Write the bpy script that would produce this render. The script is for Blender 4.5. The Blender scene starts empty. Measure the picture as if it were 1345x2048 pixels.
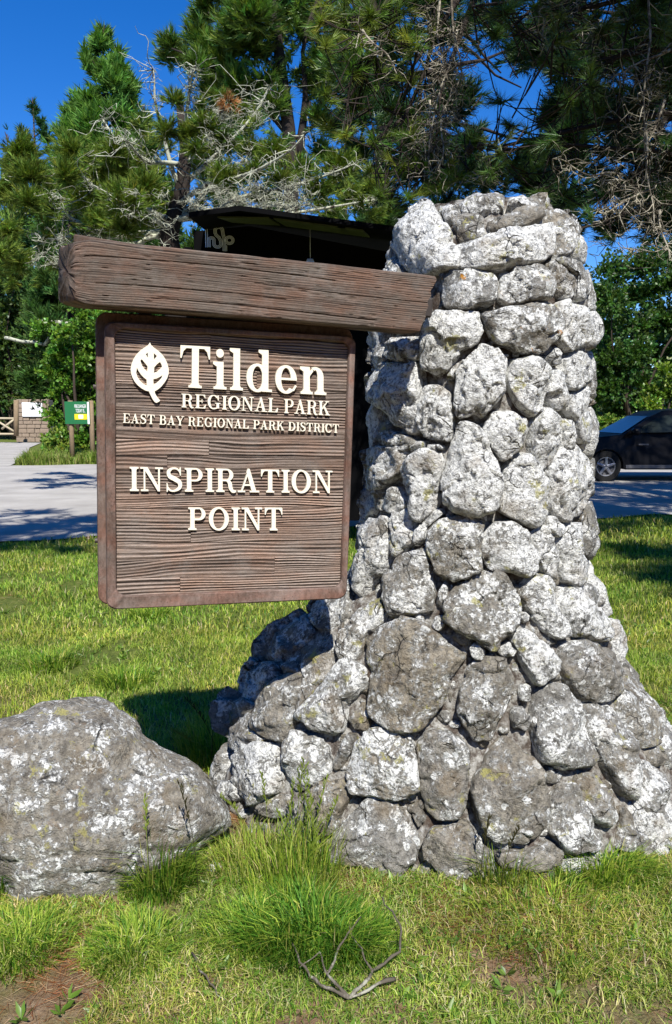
import bpy, math, random
import numpy as np
from mathutils import Vector, Matrix, noise
from mathutils.geometry import delaunay_2d_cdt, tessellate_polygon

random.seed(7); RNG = np.random.default_rng(7)
scene = bpy.context.scene
COL = scene.collection

# ------------------------------------------------------------------ camera
CAMH = 1.55; PITCH = math.radians(7.1); FPX = 1550.0
cam_d = bpy.data.cameras.new('camera'); cam = bpy.data.objects.new('camera', cam_d); COL.objects.link(cam)
cam_d.sensor_fit = 'VERTICAL'; cam_d.sensor_height = 36.0; cam_d.lens = 36.0*FPX/2048
cam_d.clip_start = 0.05; cam_d.clip_end = 2000
cam.location = (0, 0, CAMH); cam.rotation_euler = (math.pi/2-PITCH, 0, 0)
scene.camera = cam
# ------------------------------------------------------------------ sky, sun, exposure
SUN = Vector((0.129, -0.644, 0.755)).normalized()
w = bpy.data.worlds.new('World'); scene.world = w; w.use_nodes = True
nt = w.node_tree; nt.nodes.clear()
sky = nt.nodes.new('ShaderNodeTexSky'); sky.sky_type = 'NISHITA'; sky.sun_disc = False
sky.sun_elevation = math.asin(SUN.z); sky.sun_rotation = math.atan2(SUN.x, SUN.y)
sky.altitude = 600; sky.air_density = 0.9; sky.dust_density = 0.0; sky.ozone_density = 4.0
hs = nt.nodes.new('ShaderNodeHueSaturation'); hs.inputs['Saturation'].default_value = 1.35; hs.inputs['Value'].default_value = 1.95; hs.inputs['Hue'].default_value = .512
bg = nt.nodes.new('ShaderNodeBackground'); bg.inputs[1].default_value = 0.060
wo = nt.nodes.new('ShaderNodeOutputWorld')
nt.links.new(sky.outputs[0], hs.inputs['Color']); nt.links.new(hs.outputs[0], bg.inputs[0]); nt.links.new(bg.outputs[0], wo.inputs[0])
sd = bpy.data.lights.new('sun', 'SUN'); sd.energy = 5.0; sd.angle = math.radians(0.53); sd.color = (1, .965, .90)
so = bpy.data.objects.new('sun', sd); COL.objects.link(so); so.rotation_euler = SUN.to_track_quat('Z', 'Y').to_euler()
so.location = (3, -6, 12)
scene.view_settings.view_transform = 'Standard'; scene.view_settings.look = 'None'
scene.view_settings.exposure = 0.66; scene.view_settings.gamma = 1; scene.view_settings.use_curve_mapping = False
scene.cycles.max_bounces = 6; scene.cycles.transparent_max_bounces = 6

# ------------------------------------------------------------------ projection of traced points to the place
CP, SP = math.cos(PITCH), math.sin(PITCH)
def ray(px, py):
    dx = (px-672.5)/FPX; dy = (1024-py)/FPX
    return Vector((dx, CP+dy*SP, -SP+dy*CP))
def at(px, py, Y):                      # the point of the vertical plane at distance Y
    r = ray(px, py); t = Y/r.y
    return Vector((0, 0, CAMH))+r*t
def gnd(px, py, z=0):
    r = ray(px, py); t = (z-CAMH)/r.z
    return Vector((0, 0, CAMH))+r*t

# ------------------------------------------------------------------ mesh helpers
def tag(o, label=None, cat=None, group=None, kind=None):
    if label: o['label'] = label
    if cat: o['category'] = cat
    if group: o['group'] = group
    if kind: o['kind'] = kind
    return o
def thing(name, label, cat, loc=(0, 0, 0), group=None):
    o = bpy.data.objects.new(name, None); COL.objects.link(o); o.location = loc; o.empty_display_size = .1
    tag(o, label, cat, group); bpy.context.view_layer.update()
    return o
def link(name, me, mat=None, parent=None, smooth=False, sharp=None):
    o = bpy.data.objects.new(name, me); COL.objects.link(o)
    if mat and not me.materials: me.materials.append(mat)
    if smooth:
        me.polygons.foreach_set('use_smooth', [True]*len(me.polygons))
        if sharp: me.set_sharp_from_angle(angle=math.radians(sharp))
    if parent:
        o.parent = parent; o.matrix_parent_inverse = parent.matrix_world.inverted()
    return o
def mesh(verts, faces):
    me = bpy.data.meshes.new('mesh'); me.from_pydata([tuple(v) for v in verts], [], faces); me.update(); return me
def npmesh(V, Fc, col=None, extra=None):
    """V (n,3) F (m,k) arrays"""
    me = bpy.data.meshes.new('mesh'); n = len(V); m, k = Fc.shape
    me.vertices.add(n); me.vertices.foreach_set('co', np.ascontiguousarray(V, dtype=np.float32).ravel())
    me.loops.add(m*k); me.loops.foreach_set('vertex_index', np.ascontiguousarray(Fc, dtype=np.int32).ravel())
    me.polygons.add(m); me.polygons.foreach_set('loop_start', np.arange(0, m*k, k, dtype=np.int32))
    me.update(calc_edges=True)
    if col is not None:
        a = me.color_attributes.new('tint', 'FLOAT_COLOR', 'POINT')
        c = np.ones((n, 4), np.float32); c[:, :3] = col; a.data.foreach_set('color', c.ravel())
    if extra is not None:
        for nm, arr in extra.items():
            a = me.attributes.new(nm, 'FLOAT', 'POINT'); a.data.foreach_set('value', np.ascontiguousarray(arr, dtype=np.float32))
    return me
class MB:
    def __init__(s): s.v = []; s.f = []
    def add(s, vs, fs):
        b = len(s.v); s.v += [tuple(v) for v in vs]; s.f += [tuple(b+i for i in f) for f in fs]
    def box(s, lo, hi, M=None, bev=0):
        x0, y0, z0 = lo; x1, y1, z1 = hi
        if bev:
            b = bev; vs = []
            # chamfered box
            for sx in (0, 1):
                for sy in (0, 1):
                    for sz in (0, 1):
                        X, Y, Z = (x1 if sx else x0), (y1 if sy else y0), (z1 if sz else z0)
                        ix, iy, iz = (X-b if sx else X+b), (Y-b if sy else Y+b), (Z-b if sz else Z+b)
                        vs += [(X, iy, iz), (ix, Y, iz), (ix, iy, Z)]
            idx = lambda sx, sy, sz, k: 3*(4*sx+2*sy+sz)+k
            fs = []
            for sx in (0, 1): fs.append([idx(sx, 0, 0, 0), idx(sx, 1, 0, 0), idx(sx, 1, 1, 0), idx(sx, 0, 1, 0)][::(1 if sx else -1)])
            for sy in (0, 1): fs.append([idx(0, sy, 0, 1), idx(0, sy, 1, 1), idx(1, sy, 1, 1), idx(1, sy, 0, 1)][::(1 if sy else -1)])
            for sz in (0, 1): fs.append([idx(0, 0, sz, 2), idx(1, 0, sz, 2), idx(1, 1, sz, 2), idx(0, 1, sz, 2)][::(1 if sz else -1)])
            for a in (0, 1):
                for c in (0, 1):
                    fs.append([idx(a, c, 0, 0), idx(a, c, 1, 0), idx(a, c, 1, 1), idx(a, c, 0, 1)])
                    fs.append([idx(a, 0, c, 0), idx(a, 1, c, 0), idx(a, 1, c, 2), idx(a, 0, c, 2)])
                    fs.append([idx(0, a, c, 1), idx(1, a, c, 1), idx(1, a, c, 2), idx(0, a, c, 2)])
                    for d in (0, 1): fs.append([idx(a, c, d, 0), idx(a, c, d, 1), idx(a, c, d, 2)])
        else:
            vs = [(x0, y0, z0), (x1, y0, z0), (x1, y1, z0), (x0, y1, z0), (x0, y0, z1), (x1, y0, z1), (x1, y1, z1), (x0, y1, z1)]
            fs = [(0, 3, 2, 1), (4, 5, 6, 7), (0, 1, 5, 4), (1, 2, 6, 5), (2, 3, 7, 6), (3, 0, 4, 7)]
        if M is not None: vs = [M @ Vector(v) for v in vs]
        s.add(vs, fs); return s
    def tube(s, pts, rads, n=6, cap=True):
        pts = [Vector(p) for p in pts]; rings = []; up = Vector((.13, .21, 1)).normalized()
        for i, p in enumerate(pts):
            d = (pts[min(i+1, len(pts)-1)]-pts[max(i-1, 0)])
            d = d.normalized() if d.length > 1e-9 else Vector((0, 0, 1))
            a = d.cross(up)
            if a.length < .05: a = d.cross(Vector((1, 0, 0)))
            a.normalize(); b = d.cross(a); r = rads[i] if hasattr(rads, '__len__') else rads
            rings.append([p+(a*math.cos(t)+b*math.sin(t))*r for t in [2*math.pi*k/n for k in range(n)]])
        vs = [v for R in rings for v in R]; fs = []
        for i in range(len(pts)-1):
            for k in range(n):
                fs.append((i*n+k, i*n+(k+1) % n, (i+1)*n+(k+1) % n, (i+1)*n+k))
        if cap: fs.append(tuple(range(n))[::-1]); fs.append(tuple((len(pts)-1)*n+k for k in range(n)))
        s.add(vs, fs); return s
    def build(s, name, mat, parent=None, smooth=False, sharp=None):
        me = mesh(s.v, s.f)
        bmf = __import__('bmesh').new(); bmf.from_mesh(me); __import__('bmesh').ops.recalc_face_normals(bmf, faces=bmf.faces); bmf.to_mesh(me); bmf.free()
        return link(name, me, mat, parent, smooth, sharp)

def _h(ix, iy, s):
    n = (ix.astype(np.int64)*374761393+iy.astype(np.int64)*668265263+s*1442695041) & 0x7fffffff
    n = ((n ^ (n >> 13))*1274126177) & 0x7fffffff
    return ((n ^ (n >> 16)) & 0xffff)/65535.0
def vn(x, y, s=0):
    x = np.asarray(x, float); y = np.asarray(y, float)
    ix = np.floor(x); iy = np.floor(y); fx = x-ix; fy = y-iy; fx = fx*fx*(3-2*fx); fy = fy*fy*(3-2*fy)
    a = _h(ix, iy, s); b = _h(ix+1, iy, s); c = _h(ix, iy+1, s); d = _h(ix+1, iy+1, s)
    return (a*(1-fx)+b*fx)*(1-fy)+(c*(1-fx)+d*fx)*fy
def fbm(x, y, s=0, o=4):
    r = 0; a = .5; t = 0
    for k in range(o): r = r+a*vn(x*2**k, y*2**k, s+k*17); t += a; a *= .5
    return r/t

# ------------------------------------------------------------------ materials
def newmat(name):
    m = bpy.data.materials.new(name); m.use_nodes = True; t = m.node_tree; t.nodes.clear()
    return m, t
class NG:
    def __init__(s, t): s.t = t
    def n(s, typ, **kw):
        nd = s.t.nodes.new(typ)
        for k, v in kw.items():
            if k.startswith('i_'):
                key = k[2:]; key = int(key) if key.isdigit() else key
                nd.inputs[key].default_value = v
            else: setattr(nd, k, v)
        return nd
    def l(s, a, b): s.t.links.new(a, b)
    def noise(s, vec, scale, detail=4, rough=.55, dist=0):
        nd = s.n('ShaderNodeTexNoise'); nd.inputs['Scale'].default_value = scale; nd.inputs['Detail'].default_value = detail
        nd.inputs['Roughness'].default_value = rough; nd.inputs['Distortion'].default_value = dist
        if vec is not None: s.l(vec, nd.inputs['Vector'])
        return nd.outputs[0]
    def ramp(s, fac, stops, interp='LINEAR'):
        nd = s.n('ShaderNodeValToRGB'); cr = nd.color_ramp; cr.interpolation = interp
        while len(cr.elements) < len(stops): cr.elements.new(.5)
        for e, (p, c) in zip(cr.elements, stops):
            e.position = p; e.color = (*c, 1) if hasattr(c, '__len__') else (c, c, c, 1)
        s.l(fac, nd.inputs[0]); return nd.outputs[0]
    def mix(s, fac, a, b, blend='MIX'):
        nd = s.n('ShaderNodeMix', data_type='RGBA', blend_type=blend)
        for sock, v in ((nd.inputs[0], fac), (nd.inputs[6], a), (nd.inputs[7], b)):
            if isinstance(v, bpy.types.NodeSocket): s.l(v, sock)
            elif hasattr(v, '__len__'): sock.default_value = (*v, 1)
            else: sock.default_value = v
        return nd.outputs[2]
    def math(s, op, a, b=None, c=None):
        nd = s.n('ShaderNodeMath', operation=op)
        for i, v in enumerate((a, b, c)):
            if v is None: continue
            if isinstance(v, bpy.types.NodeSocket): s.l(v, nd.inputs[i])
            else: nd.inputs[i].default_value = v
        return nd.outputs[0]
    def map(s, vec, sc=(1, 1, 1), loc=(0, 0, 0)):
        nd = s.n('ShaderNodeMapping'); s.l(vec, nd.inputs[0]); nd.inputs['Scale'].default_value = sc; nd.inputs['Location'].default_value = loc
        return nd.outputs[0]
    def out(s, bsdf):
        o = s.n('ShaderNodeOutputMaterial'); s.l(bsdf, o.inputs[0])
    def principled(s, color, rough=.8, bump=None, bstr=.5, bdist=.01, spec=.3, metal=0, coat=0):
        p = s.n('ShaderNodeBsdfPrincipled')
        if isinstance(color, bpy.types.NodeSocket): s.l(color, p.inputs['Base Color'])
        else: p.inputs['Base Color'].default_value = (*color, 1)
        if isinstance(rough, bpy.types.NodeSocket): s.l(rough, p.inputs['Roughness'])
        else: p.inputs['Roughness'].default_value = rough
        p.inputs['Specular IOR Level'].default_value = spec; p.inputs['Metallic'].default_value = metal; p.inputs['Coat Weight'].default_value = coat
        if bump is not None:
            b = s.n('ShaderNodeBump'); b.inputs['Strength'].default_value = bstr; b.inputs['Distance'].default_value = bdist
            s.l(bump, b.inputs['Height']); s.l(b.outputs[0], p.inputs['Normal'])
        return p
def simple(name, color, rough=.7, spec=.3, metal=0, nscale=30, var=.25, bump=.2, coat=0):
    m, t = newmat(name); g = NG(t); tc = g.n('ShaderNodeTexCoord').outputs['Object']
    nz = g.noise(tc, nscale, 5); c = g.mix(nz, tuple(max(0, x*(1-var)) for x in color), tuple(min(1, x*(1+var)) for x in color))
    p = g.principled(c, rough, nz, bump, .004, spec, metal, coat); g.out(p.outputs[0]); return m

def rock_mat(name, boulder=False):
    m, t = newmat(name); g = NG(t)
    pos = g.n('ShaderNodeTexCoord').outputs['Object']
    off = g.n('ShaderNodeVectorMath', operation='ADD'); g.l(pos, off.inputs[0])
    oi = g.n('ShaderNodeObjectInfo'); rv = g.math('MULTIPLY', oi.outputs['Random'], 37.0)
    cmb = g.n('ShaderNodeCombineXYZ'); g.l(rv, cmb.inputs[0]); g.l(rv, cmb.inputs[2]); g.l(cmb.outputs[0], off.inputs[1])
    v = off.outputs[0]
    at_l = g.n('ShaderNodeAttribute', attribute_type='OBJECT', attribute_name='lichen').outputs['Fac']
    at_w = g.n('ShaderNodeAttribute', attribute_type='OBJECT', attribute_name='warm').outputs['Fac']
    at_o = g.n('ShaderNodeAttribute', attribute_type='OBJECT', attribute_name='orange').outputs['Fac']
    # bare stone
    n1 = g.noise(v, 9, 8, .62); n2 = g.noise(v, 45, 6, .7); n3 = g.noise(v, 160, 3, .7)
    cold = g.ramp(n1, [(.3, (.15, .145, .13)), (.5, (.28, .27, .245)), (.7, (.40, .385, .35))])
    warm = g.ramp(n1, [(.3, (.16, .125, .085)), (.5, (.31, .265, .19)), (.7, (.43, .375, .285))])
    base = g.mix(at_w, cold, warm)
    base = g.mix(g.ramp(n2, [(.38, 0.0), (.62, 1.0)]), g.mix(.55, base, (.05, .048, .045)), base)
    # crust lichen: blotches made of many scales
    warp = g.noise(v, 20, 3, .6)
    wv = g.n('ShaderNodeVectorMath', operation='MULTIPLY_ADD'); 
    wn = g.n('ShaderNodeTexNoise'); wn.inputs['Scale'].default_value = 26; wn.inputs['Detail'].default_value = 4; g.l(v, wn.inputs['Vector'])
    g.l(wn.outputs['Color'], wv.inputs[0]); wv.inputs[1].default_value = (.035, .035, .035); g.l(v, wv.inputs[2])
    vv = wv.outputs[0]
    big = g.noise(v, 13 if not boulder else 14, 4, .6)
    fine = g.noise(vv, 75, 5, .65)
    s1 = g.math('ADD', g.math('MULTIPLY', big, .55), g.math('MULTIPLY', fine, .45))
    s1 = g.math('ADD', s1, g.math('MULTIPLY', g.math('SUBTRACT', at_l, .50), .30))
    crust = g.ramp(s1, [(.488, 0.0), (.508, 1.0)])
    grey = g.ramp(s1, [(.43, 0.0), (.50, 1.0)])
    base = g.mix(g.math('MULTIPLY', grey, .8), base, g.ramp(n2, [(.35, (.25, .25, .235)), (.6, (.40, .40, .375))]))
    wcol = g.ramp(g.noise(vv, 60, 7, .72), [(.37, (.24, .24, .23)), (.45, (.52, .52, .50)), (.53, (.77, .77, .73))])
    base = g.mix(crust, base, wcol)
    # round crisp rosettes
    vo = g.n('ShaderNodeTexVoronoi', feature='F1'); vo.inputs['Scale'].default_value = 26 if not boulder else 34; g.l(vv, vo.inputs['Vector'])
    sel = g.n('ShaderNodeSeparateColor'); g.l(vo.outputs['Color'], sel.inputs[0])
    thr = g.math('MULTIPLY', g.ramp(sel.outputs[0], [(.55, 0.0), (1.0, 1.0)]), .42)
    ros = g.math('GREATER_THAN', thr, vo.outputs['Distance'])
    base = g.mix(g.math('MULTIPLY', ros, .9 if not boulder else .5), base, g.mix(sel.outputs[1], (.55, .56, .53), (.80, .80, .77)))
    # small dark specks / moss
    vd = g.n('ShaderNodeTexVoronoi', feature='F1'); vd.inputs['Scale'].default_value = 95; g.l(vv, vd.inputs['Vector'])
    dk = g.ramp(g.noise(vv, 17, 6, .72), [(.60, 0.0), (.645, 1.0)])
    base = g.mix(g.math('MULTIPLY', dk, .8), base, (.045, .042, .035))
    # cracks between lichen flakes
    ck = g.ramp(g.noise(vv, 70, 6, .85), [(.545, 0.0), (.59, 1.0)])
    base = g.mix(g.math('MULTIPLY', ck, .85), base, (.085, .080, .072))
    # yellow green and orange lichen
    yl = g.ramp(g.noise(vv, 11, 6, .7), [(.605, 0.0), (.65, 1.0)])
    base = g.mix(g.math('MULTIPLY', yl, .75), base, g.mix(n2, (.28, .27, .06), (.42, .38, .14)))
    sep = g.n('ShaderNodeVectorMath', operation='ADD'); g.l(vv, sep.inputs[0]); sep.inputs[1].default_value = (5, 9, 2)
    orr = g.ramp(g.noise(sep.outputs[0], 14, 5, .7), [(.63, 0.0), (.65, 1.0)])
    base = g.mix(g.math('MULTIPLY', g.math('MULTIPLY', orr, at_o), .95), base, (.50, .22, .03))
    # brownish run of dirt
    br = g.ramp(g.noise(v, 6, 5, .6), [(.55, 0.0), (.66, 1.0)])
    base = g.mix(g.math('MULTIPLY', br, .5), base, (.20, .15, .09))
    # relief
    hgt = g.math('ADD', g.math('MULTIPLY', n2, .6), g.math('MULTIPLY', n3, .25))
    hgt = g.math('ADD', hgt, g.math('MULTIPLY', crust, .16)); hgt = g.math('ADD', hgt, g.math('MULTIPLY', ros, .08))
    hgt = g.math('ADD', hgt, g.math('MULTIPLY', g.math('ABSOLUTE', g.math('SUBTRACT', g.noise(v, 28, 5, .7), .5)), 1.3))
    crk = g.n('ShaderNodeTexVoronoi', feature='DISTANCE_TO_EDGE'); crk.inputs['Scale'].default_value = 9 if not boulder else 5; g.l(vv, crk.inputs['Vector'])
    ckm = g.math('MULTIPLY', g.ramp(crk.outputs['Distance'], [(0.0, 1.0), (.03, 0.0)]), g.ramp(g.noise(v, 7, 3), [(.55, 0.0), (.60, 1.0)]))
    base = g.mix(g.math('MULTIPLY', ckm, .7), base, (.05, .045, .038)); hgt = g.math('SUBTRACT', hgt, g.math('MULTIPLY', ckm, .5))
    p = g.principled(base, .93, hgt, 1.0, .022, .12); g.out(p.outputs[0]); return m

def leaf_mat(name, transl=.35, rough=.5, spec=.25, mul=1.0):
    m, t = newmat(name); g = NG(t)
    a = g.n('ShaderNodeAttribute', attribute_name='tint').outputs['Color']
    nz = g.noise(g.n('ShaderNodeTexCoord').outputs['Object'], 3, 3)
    c = g.mix(1.0, a, g.ramp(nz, [(.3, .75*mul), (.7, 1.25*mul)]), 'MULTIPLY')
    p = g.principled(c, rough, spec=spec)
    tr = g.n('ShaderNodeBsdfTranslucent'); g.l(g.mix(1.0, c, (1.1, 1.25, .5), 'MULTIPLY'), tr.inputs[0])
    mx = g.n('ShaderNodeMixShader'); mx.inputs[0].default_value = transl; g.l(p.outputs[0], mx.inputs[1]); g.l(tr.outputs[0], mx.inputs[2])
    g.out(mx.outputs[0]); return m

def wood_mat(name, dark, mid, light, axis_scale=(3, 60, 60), red=None):
    """grain runs along local x; vertex attribute 'grain' holds hard (1) and soft (0) grain, 'tone' the board's own tone"""
    m, t = newmat(name); g = NG(t); tc = g.n('ShaderNodeTexCoord').outputs['Object']
    gr = g.n('ShaderNodeAttribute', attribute_name='grain').outputs['Fac']
    tone = g.n('ShaderNodeAttribute', attribute_name='tone').outputs['Fac']
    f = g.noise(g.map(tc, axis_scale), 4, 6, .65)
    f2 = g.noise(g.map(tc, tuple(x*1.0 for x in axis_scale)), 14, 4, .7)
    k = g.math('ADD', g.math('MULTIPLY', gr, .55), g.math('MULTIPLY', f, .45))
    c = g.ramp(k, [(.24, dark), (.42, mid), (.66, light)])
    blot = g.noise(g.map(tc, (3, 6, 6)), 2.2, 4, .6)
    if red: c = g.mix(g.ramp(blot, [(.42, 0.0), (.66, .75)]), c, g.mix(1.0, c, red, 'MULTIPLY'))
    c = g.mix(1.0, c, g.ramp(tone, [(0, .55), (1, 1.4)]), 'MULTIPLY')
    c = g.mix(g.ramp(f2, [(.58, 0.0), (.68, .7)]), c, dark)
    c = g.mix(g.ramp(g.noise(tc, 8, 6, .7), [(.52, 0.0), (.75, .35)]), c, (.30, .28, .25))
    h = g.math('ADD', g.math('MULTIPLY', f, .6), g.math('MULTIPLY', f2, .6))
    p = g.principled(c, .78, h, .9, .004, .22); g.out(p.outputs[0]); return m

M = {}
M['rock'] = rock_mat('lichen_rock'); M['boulder'] = rock_mat('boulder_rock', True)
def mortar_mat():
    m, t = newmat('debris_mortar'); g = NG(t); tc = g.n('ShaderNodeTexCoord').outputs['Object']
    n = g.noise(tc, 30, 8, .75); c = g.ramp(n, [(.3, (.035, .028, .022)), (.44, (.12, .10, .085)), (.52, (.28, .265, .235)), (.64, (.50, .49, .46))])
    c = g.mix(g.ramp(g.noise(tc, 7, 4), [(.54, 0.0), (.66, .85)]), c, (.075, .05, .035))
    p = g.principled(c, .97, n, 1, .02, .05); g.out(p.outputs[0]); return m
M['mortar'] = mortar_mat()
M['frame'] = wood_mat('frame_wood', (.028, .019, .014), (.115, .080, .062), (.26, .19, .16), (20, 70, 8), (1.25, .8, .65))
M['plank'] = wood_mat('sign_plank', (.020, .014, .011), (.125, .092, .072), (.34, .268, .22), (3, 120, 120), (1.10, .88, .76))
M['beam'] = wood_mat('beam_wood', (.018, .014, .011), (.078, .059, .045), (.175, .140, .112), (2.5, 110, 110), (1.3, .88, .72))
def paint():
    m, t = newmat('cream_paint'); g = NG(t); tc = g.n('ShaderNodeTexCoord').outputs['Object']
    n = g.noise(g.map(tc, (12, 40, 60)), 3, 5, .7); c = g.mix(n, (.70, .64, .50), (.82, .77, .64))
    c = g.mix(g.ramp(g.noise(g.map(tc, (8, 40, 90)), 4, 6, .8), [(.63, 0.0), (.67, .8)]), c, (.22, .17, .13))
    p = g.principled(c, .6, n, .5, .002, .25); g.out(p.outputs[0]); return m
M['letter'] = paint()
M['iron'] = simple('rusty_steel', (.06, .05, .045), .6, .4, .5)
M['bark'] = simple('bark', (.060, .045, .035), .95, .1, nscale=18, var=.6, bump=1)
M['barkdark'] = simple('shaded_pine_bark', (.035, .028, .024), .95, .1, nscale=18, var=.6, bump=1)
def lichen_bark(name, a, b, thr):
    m, t = newmat(name); g = NG(t); tc = g.n('ShaderNodeTexCoord').outputs['Object']
    n = g.noise(tc, 9, 6, .7); c = g.mix(g.ramp(n, [(thr, 0.0), (thr+.08, 1.0)]), a, b)
    p = g.principled(c, .95, g.noise(tc, 40, 4), .8, .01, .1); g.out(p.outputs[0]); return m
M['lichenbark'] = lichen_bark('lichened_bark', (.08, .065, .05), (.42, .43, .33), .40)
M['palebark'] = lichen_bark('pale_twig_bark', (.10, .085, .065), (.34, .31, .24), .45)
M['deadwood'] = lichen_bark('dead_wood', (.10, .085, .065), (.30, .29, .23), .52)
M['needle'] = leaf_mat('pine_needles', .25, .42, .35)
M['spray'] = leaf_mat('cypress_sprays', .22, .6, .2)
M['leaf'] = leaf_mat('broad_leaves', .38, .4, .4)
M['grass'] = leaf_mat('grass_blades', .42, .5, .25)

# ------------------------------------------------------------------ foliage builders
def unit(a): return a/np.maximum(np.linalg.norm(a, axis=-1, keepdims=True), 1e-9)
def blades(P, D, L, W, C, leaf=False):
    """one thin triangle (needle) or a folded rhombus (leaf) per row"""
    n = len(P); r = unit(RNG.normal(size=(n, 3))); S = unit(np.cross(D, r)); L = np.broadcast_to(L, (n,))[:, None]; W = np.broadcast_to(W, (n,))[:, None]
    if leaf:
        N = np.cross(D, S)
        V = np.stack([P, P+D*L*.5+S*W+N*W*.3, P+D*L, P+D*L*.5-S*W+N*W*.3], 1).reshape(-1, 3)
        b = (np.arange(n)*4)[:, None]; Fc = np.concatenate([b+np.array([[0, 1, 2]]), b+np.array([[0, 2, 3]])]); k = 4
    else:
        V = np.stack([P-S*W*.5, P+S*W*.5, P+D*L], 1).reshape(-1, 3)
        Fc = (np.arange(n)*3)[:, None]+np.array([[0, 1, 2]]); k = 3
    return V, Fc, np.repeat(C, k, axis=0)
class Foliage:
    def __init__(s): s.V = []; s.F = []; s.C = []; s.n = 0
    def add(s, VFC):
        V, F_, C = VFC
        s.V.append(V); s.F.append(F_+s.n); s.C.append(C); s.n += len(V)
    def build(s, name, mat, parent=None):
        me = npmesh(np.concatenate(s.V), np.concatenate(s.F), np.concatenate(s.C)); me.materials.append(mat)
        return link(name, me, mat, parent)
def tufts(fol, P, D, N, L, W, spread, col, cv=.25, leaf=False, along=0.0):
    """P tips of shoots, D their directions; N needles each"""
    n = len(P); PP = np.repeat(P, N, 0); DD = np.repeat(D, N, 0)
    dirs = unit(DD+spread*unit(RNG.normal(size=PP.shape))*RNG.uniform(.4, 1, (n*N, 1)))
    PP = PP-DD*RNG.uniform(0, 1, (n*N, 1))*along
    cols = np.asarray(col)[None, :]*(1+cv*RNG.normal(size=(n, 1)))*np.array([[1, 1, 1]])
    warm = RNG.normal(size=(n, 1))*cv*.6
    cols = np.clip(cols*np.concatenate([1+warm, np.ones((n, 1)), 1-warm*.5], 1), .004, .9)
    C = np.repeat(cols, N, 0)*RNG.uniform(.8, 1.2, (n*N, 1))
    fol.add(blades(PP, dirs, L*RNG.uniform(.6, 1.1, n*N), W, C, leaf))
def sample_clusters(cl, dens, shell=.45):
    """cl list of (center, (rx,ry,rz)); returns points and outward directions, thinned by a clump noise"""
    P = []; D = []
    for c, r in cl:
        r = np.array(r); n = max(4, int(dens*r[0]*r[2]*4))
        d = unit(RNG.normal(size=(n, 3))); rad = RNG.uniform(shell, 1, (n, 1))*(1+.25*RNG.normal(size=(n, 1)))
        P.append(np.array(c)[None]+d*r*rad); D.append(d)
    return np.concatenate(P), np.concatenate(D)
def cpx(lst, Y, dy=.6, flat=.75):
    """clusters from (px,py,radius px[,dY])"""
    out = []
    for e in lst:
        px, py, r = e[:3]; y = Y+(e[3] if len(e) > 3 else random.uniform(-dy, dy))
        c = at(px, py, y); R = r/FPX*(c-Vector((0, 0, CAMH))).length
        out.append((tuple(c), (R, R, R*flat)))
    return out
def wiggle(a, b, n=7, amp=.1, sag=0):
    a = Vector(a); b = Vector(b); L = (b-a).length; o = Vector((random.uniform(-9, 9),)*3); pts = []
    for i in range(n):
        t = i/(n-1); p = a.lerp(b, t)
        k = math.sin(math.pi*t)*.5+.5*t
        q = noise.noise_vector(Vector((t*2.2, 0, 0))+o)*amp*L*k*1.6
        pts.append(p+q-Vector((0, 0, sag*L*math.sin(math.pi*t))))
    return pts

exec_trees = True

# ================================================================== GROUND, ROAD
GX = np.concatenate([np.linspace(-300, -8, 24), np.linspace(-7.9, 7.9, 240), np.linspace(8, 300, 24)])
GY = np.concatenate([np.linspace(-60, .9, 10), np.linspace(1.0, 9.5, 220), np.linspace(9.7, 60, 60), np.linspace(64, 500, 24)])
def road_near(x): return 10.45+.26*x+.18*np.sin(x*1.7)+.1*np.sin(x*4.1)
def ground_z(x, y):
    x = np.asarray(x, float); y = np.asarray(y, float)
    rough = (fbm(x*1.6, y*1.6, 3, 3)-.5)*.05+(fbm(x*9, y*9, 5, 3)-.5)*.018
    lawn = np.clip((road_near(x)-.4-y)/1.0, 0, 1)
    bank = np.clip((y-24.5-np.where(x < 0, 0, -2.0))/25, 0, 1)*1.2
    tuft = .09*np.exp(-(((x+.10)/.32)**2+((y-2.22)/.16)**2))
    return rough*lawn*.9+.0+.02*lawn+tuft*0+bank*np.where(x > 2, 1, 0)
xx, yy = np.meshgrid(GX, GY, indexing='xy'); zz = ground_z(xx, yy)
nx, ny = len(GX), len(GY)
idx = np.arange(nx*ny).reshape(ny, nx)
Fg = np.stack([idx[:-1, :-1], idx[:-1, 1:], idx[1:, 1:], idx[1:, :-1]], -1).reshape(-1, 4)
gm = npmesh(np.stack([xx, yy, zz], -1).reshape(-1, 3), Fg)
m, t = newmat('lawn_soil'); g = NG(t); tc = g.n('ShaderNodeTexCoord').outputs['Object']
dirt = g.ramp(g.noise(tc, 14, 8, .7), [(.3, (.13, .085, .05)), (.5, (.24, .165, .10)), (.7, (.36, .27, .18))])
litter = g.ramp(g.noise(g.map(tc, (60, 9, 9)), 3, 5, .8), [(.5, 0.0), (.6, 1.0)]); dirt = g.mix(g.math('MULTIPLY', litter, .55), dirt, (.22, .10, .045))
turf = g.ramp(g.noise(tc, 22, 6, .75), [(.3, (.05, .07, .014)), (.55, (.12, .15, .032)), (.75, (.20, .19, .07))])
g1 = g.ramp(g.noise(tc, 2.4, 5, .6), [(.46, 0.0), (.62, .8)])
sep = g.n('ShaderNodeSeparateXYZ'); g.l(tc, sep.inputs[0])
far = g.ramp(g.math('DIVIDE', sep.outputs[1], 12.0), [(.28, 0.0), (.36, 1.0)])
cg = g.mix(g.math('MAXIMUM', g1, far), dirt, turf)
p = g.principled(cg, .95, g.noise(tc, 60, 6, .7), 1, .02, .1); g.out(p.outputs[0]); M['soil'] = m
tag(link('ground', gm, m, None, True), kind='structure')

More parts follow.
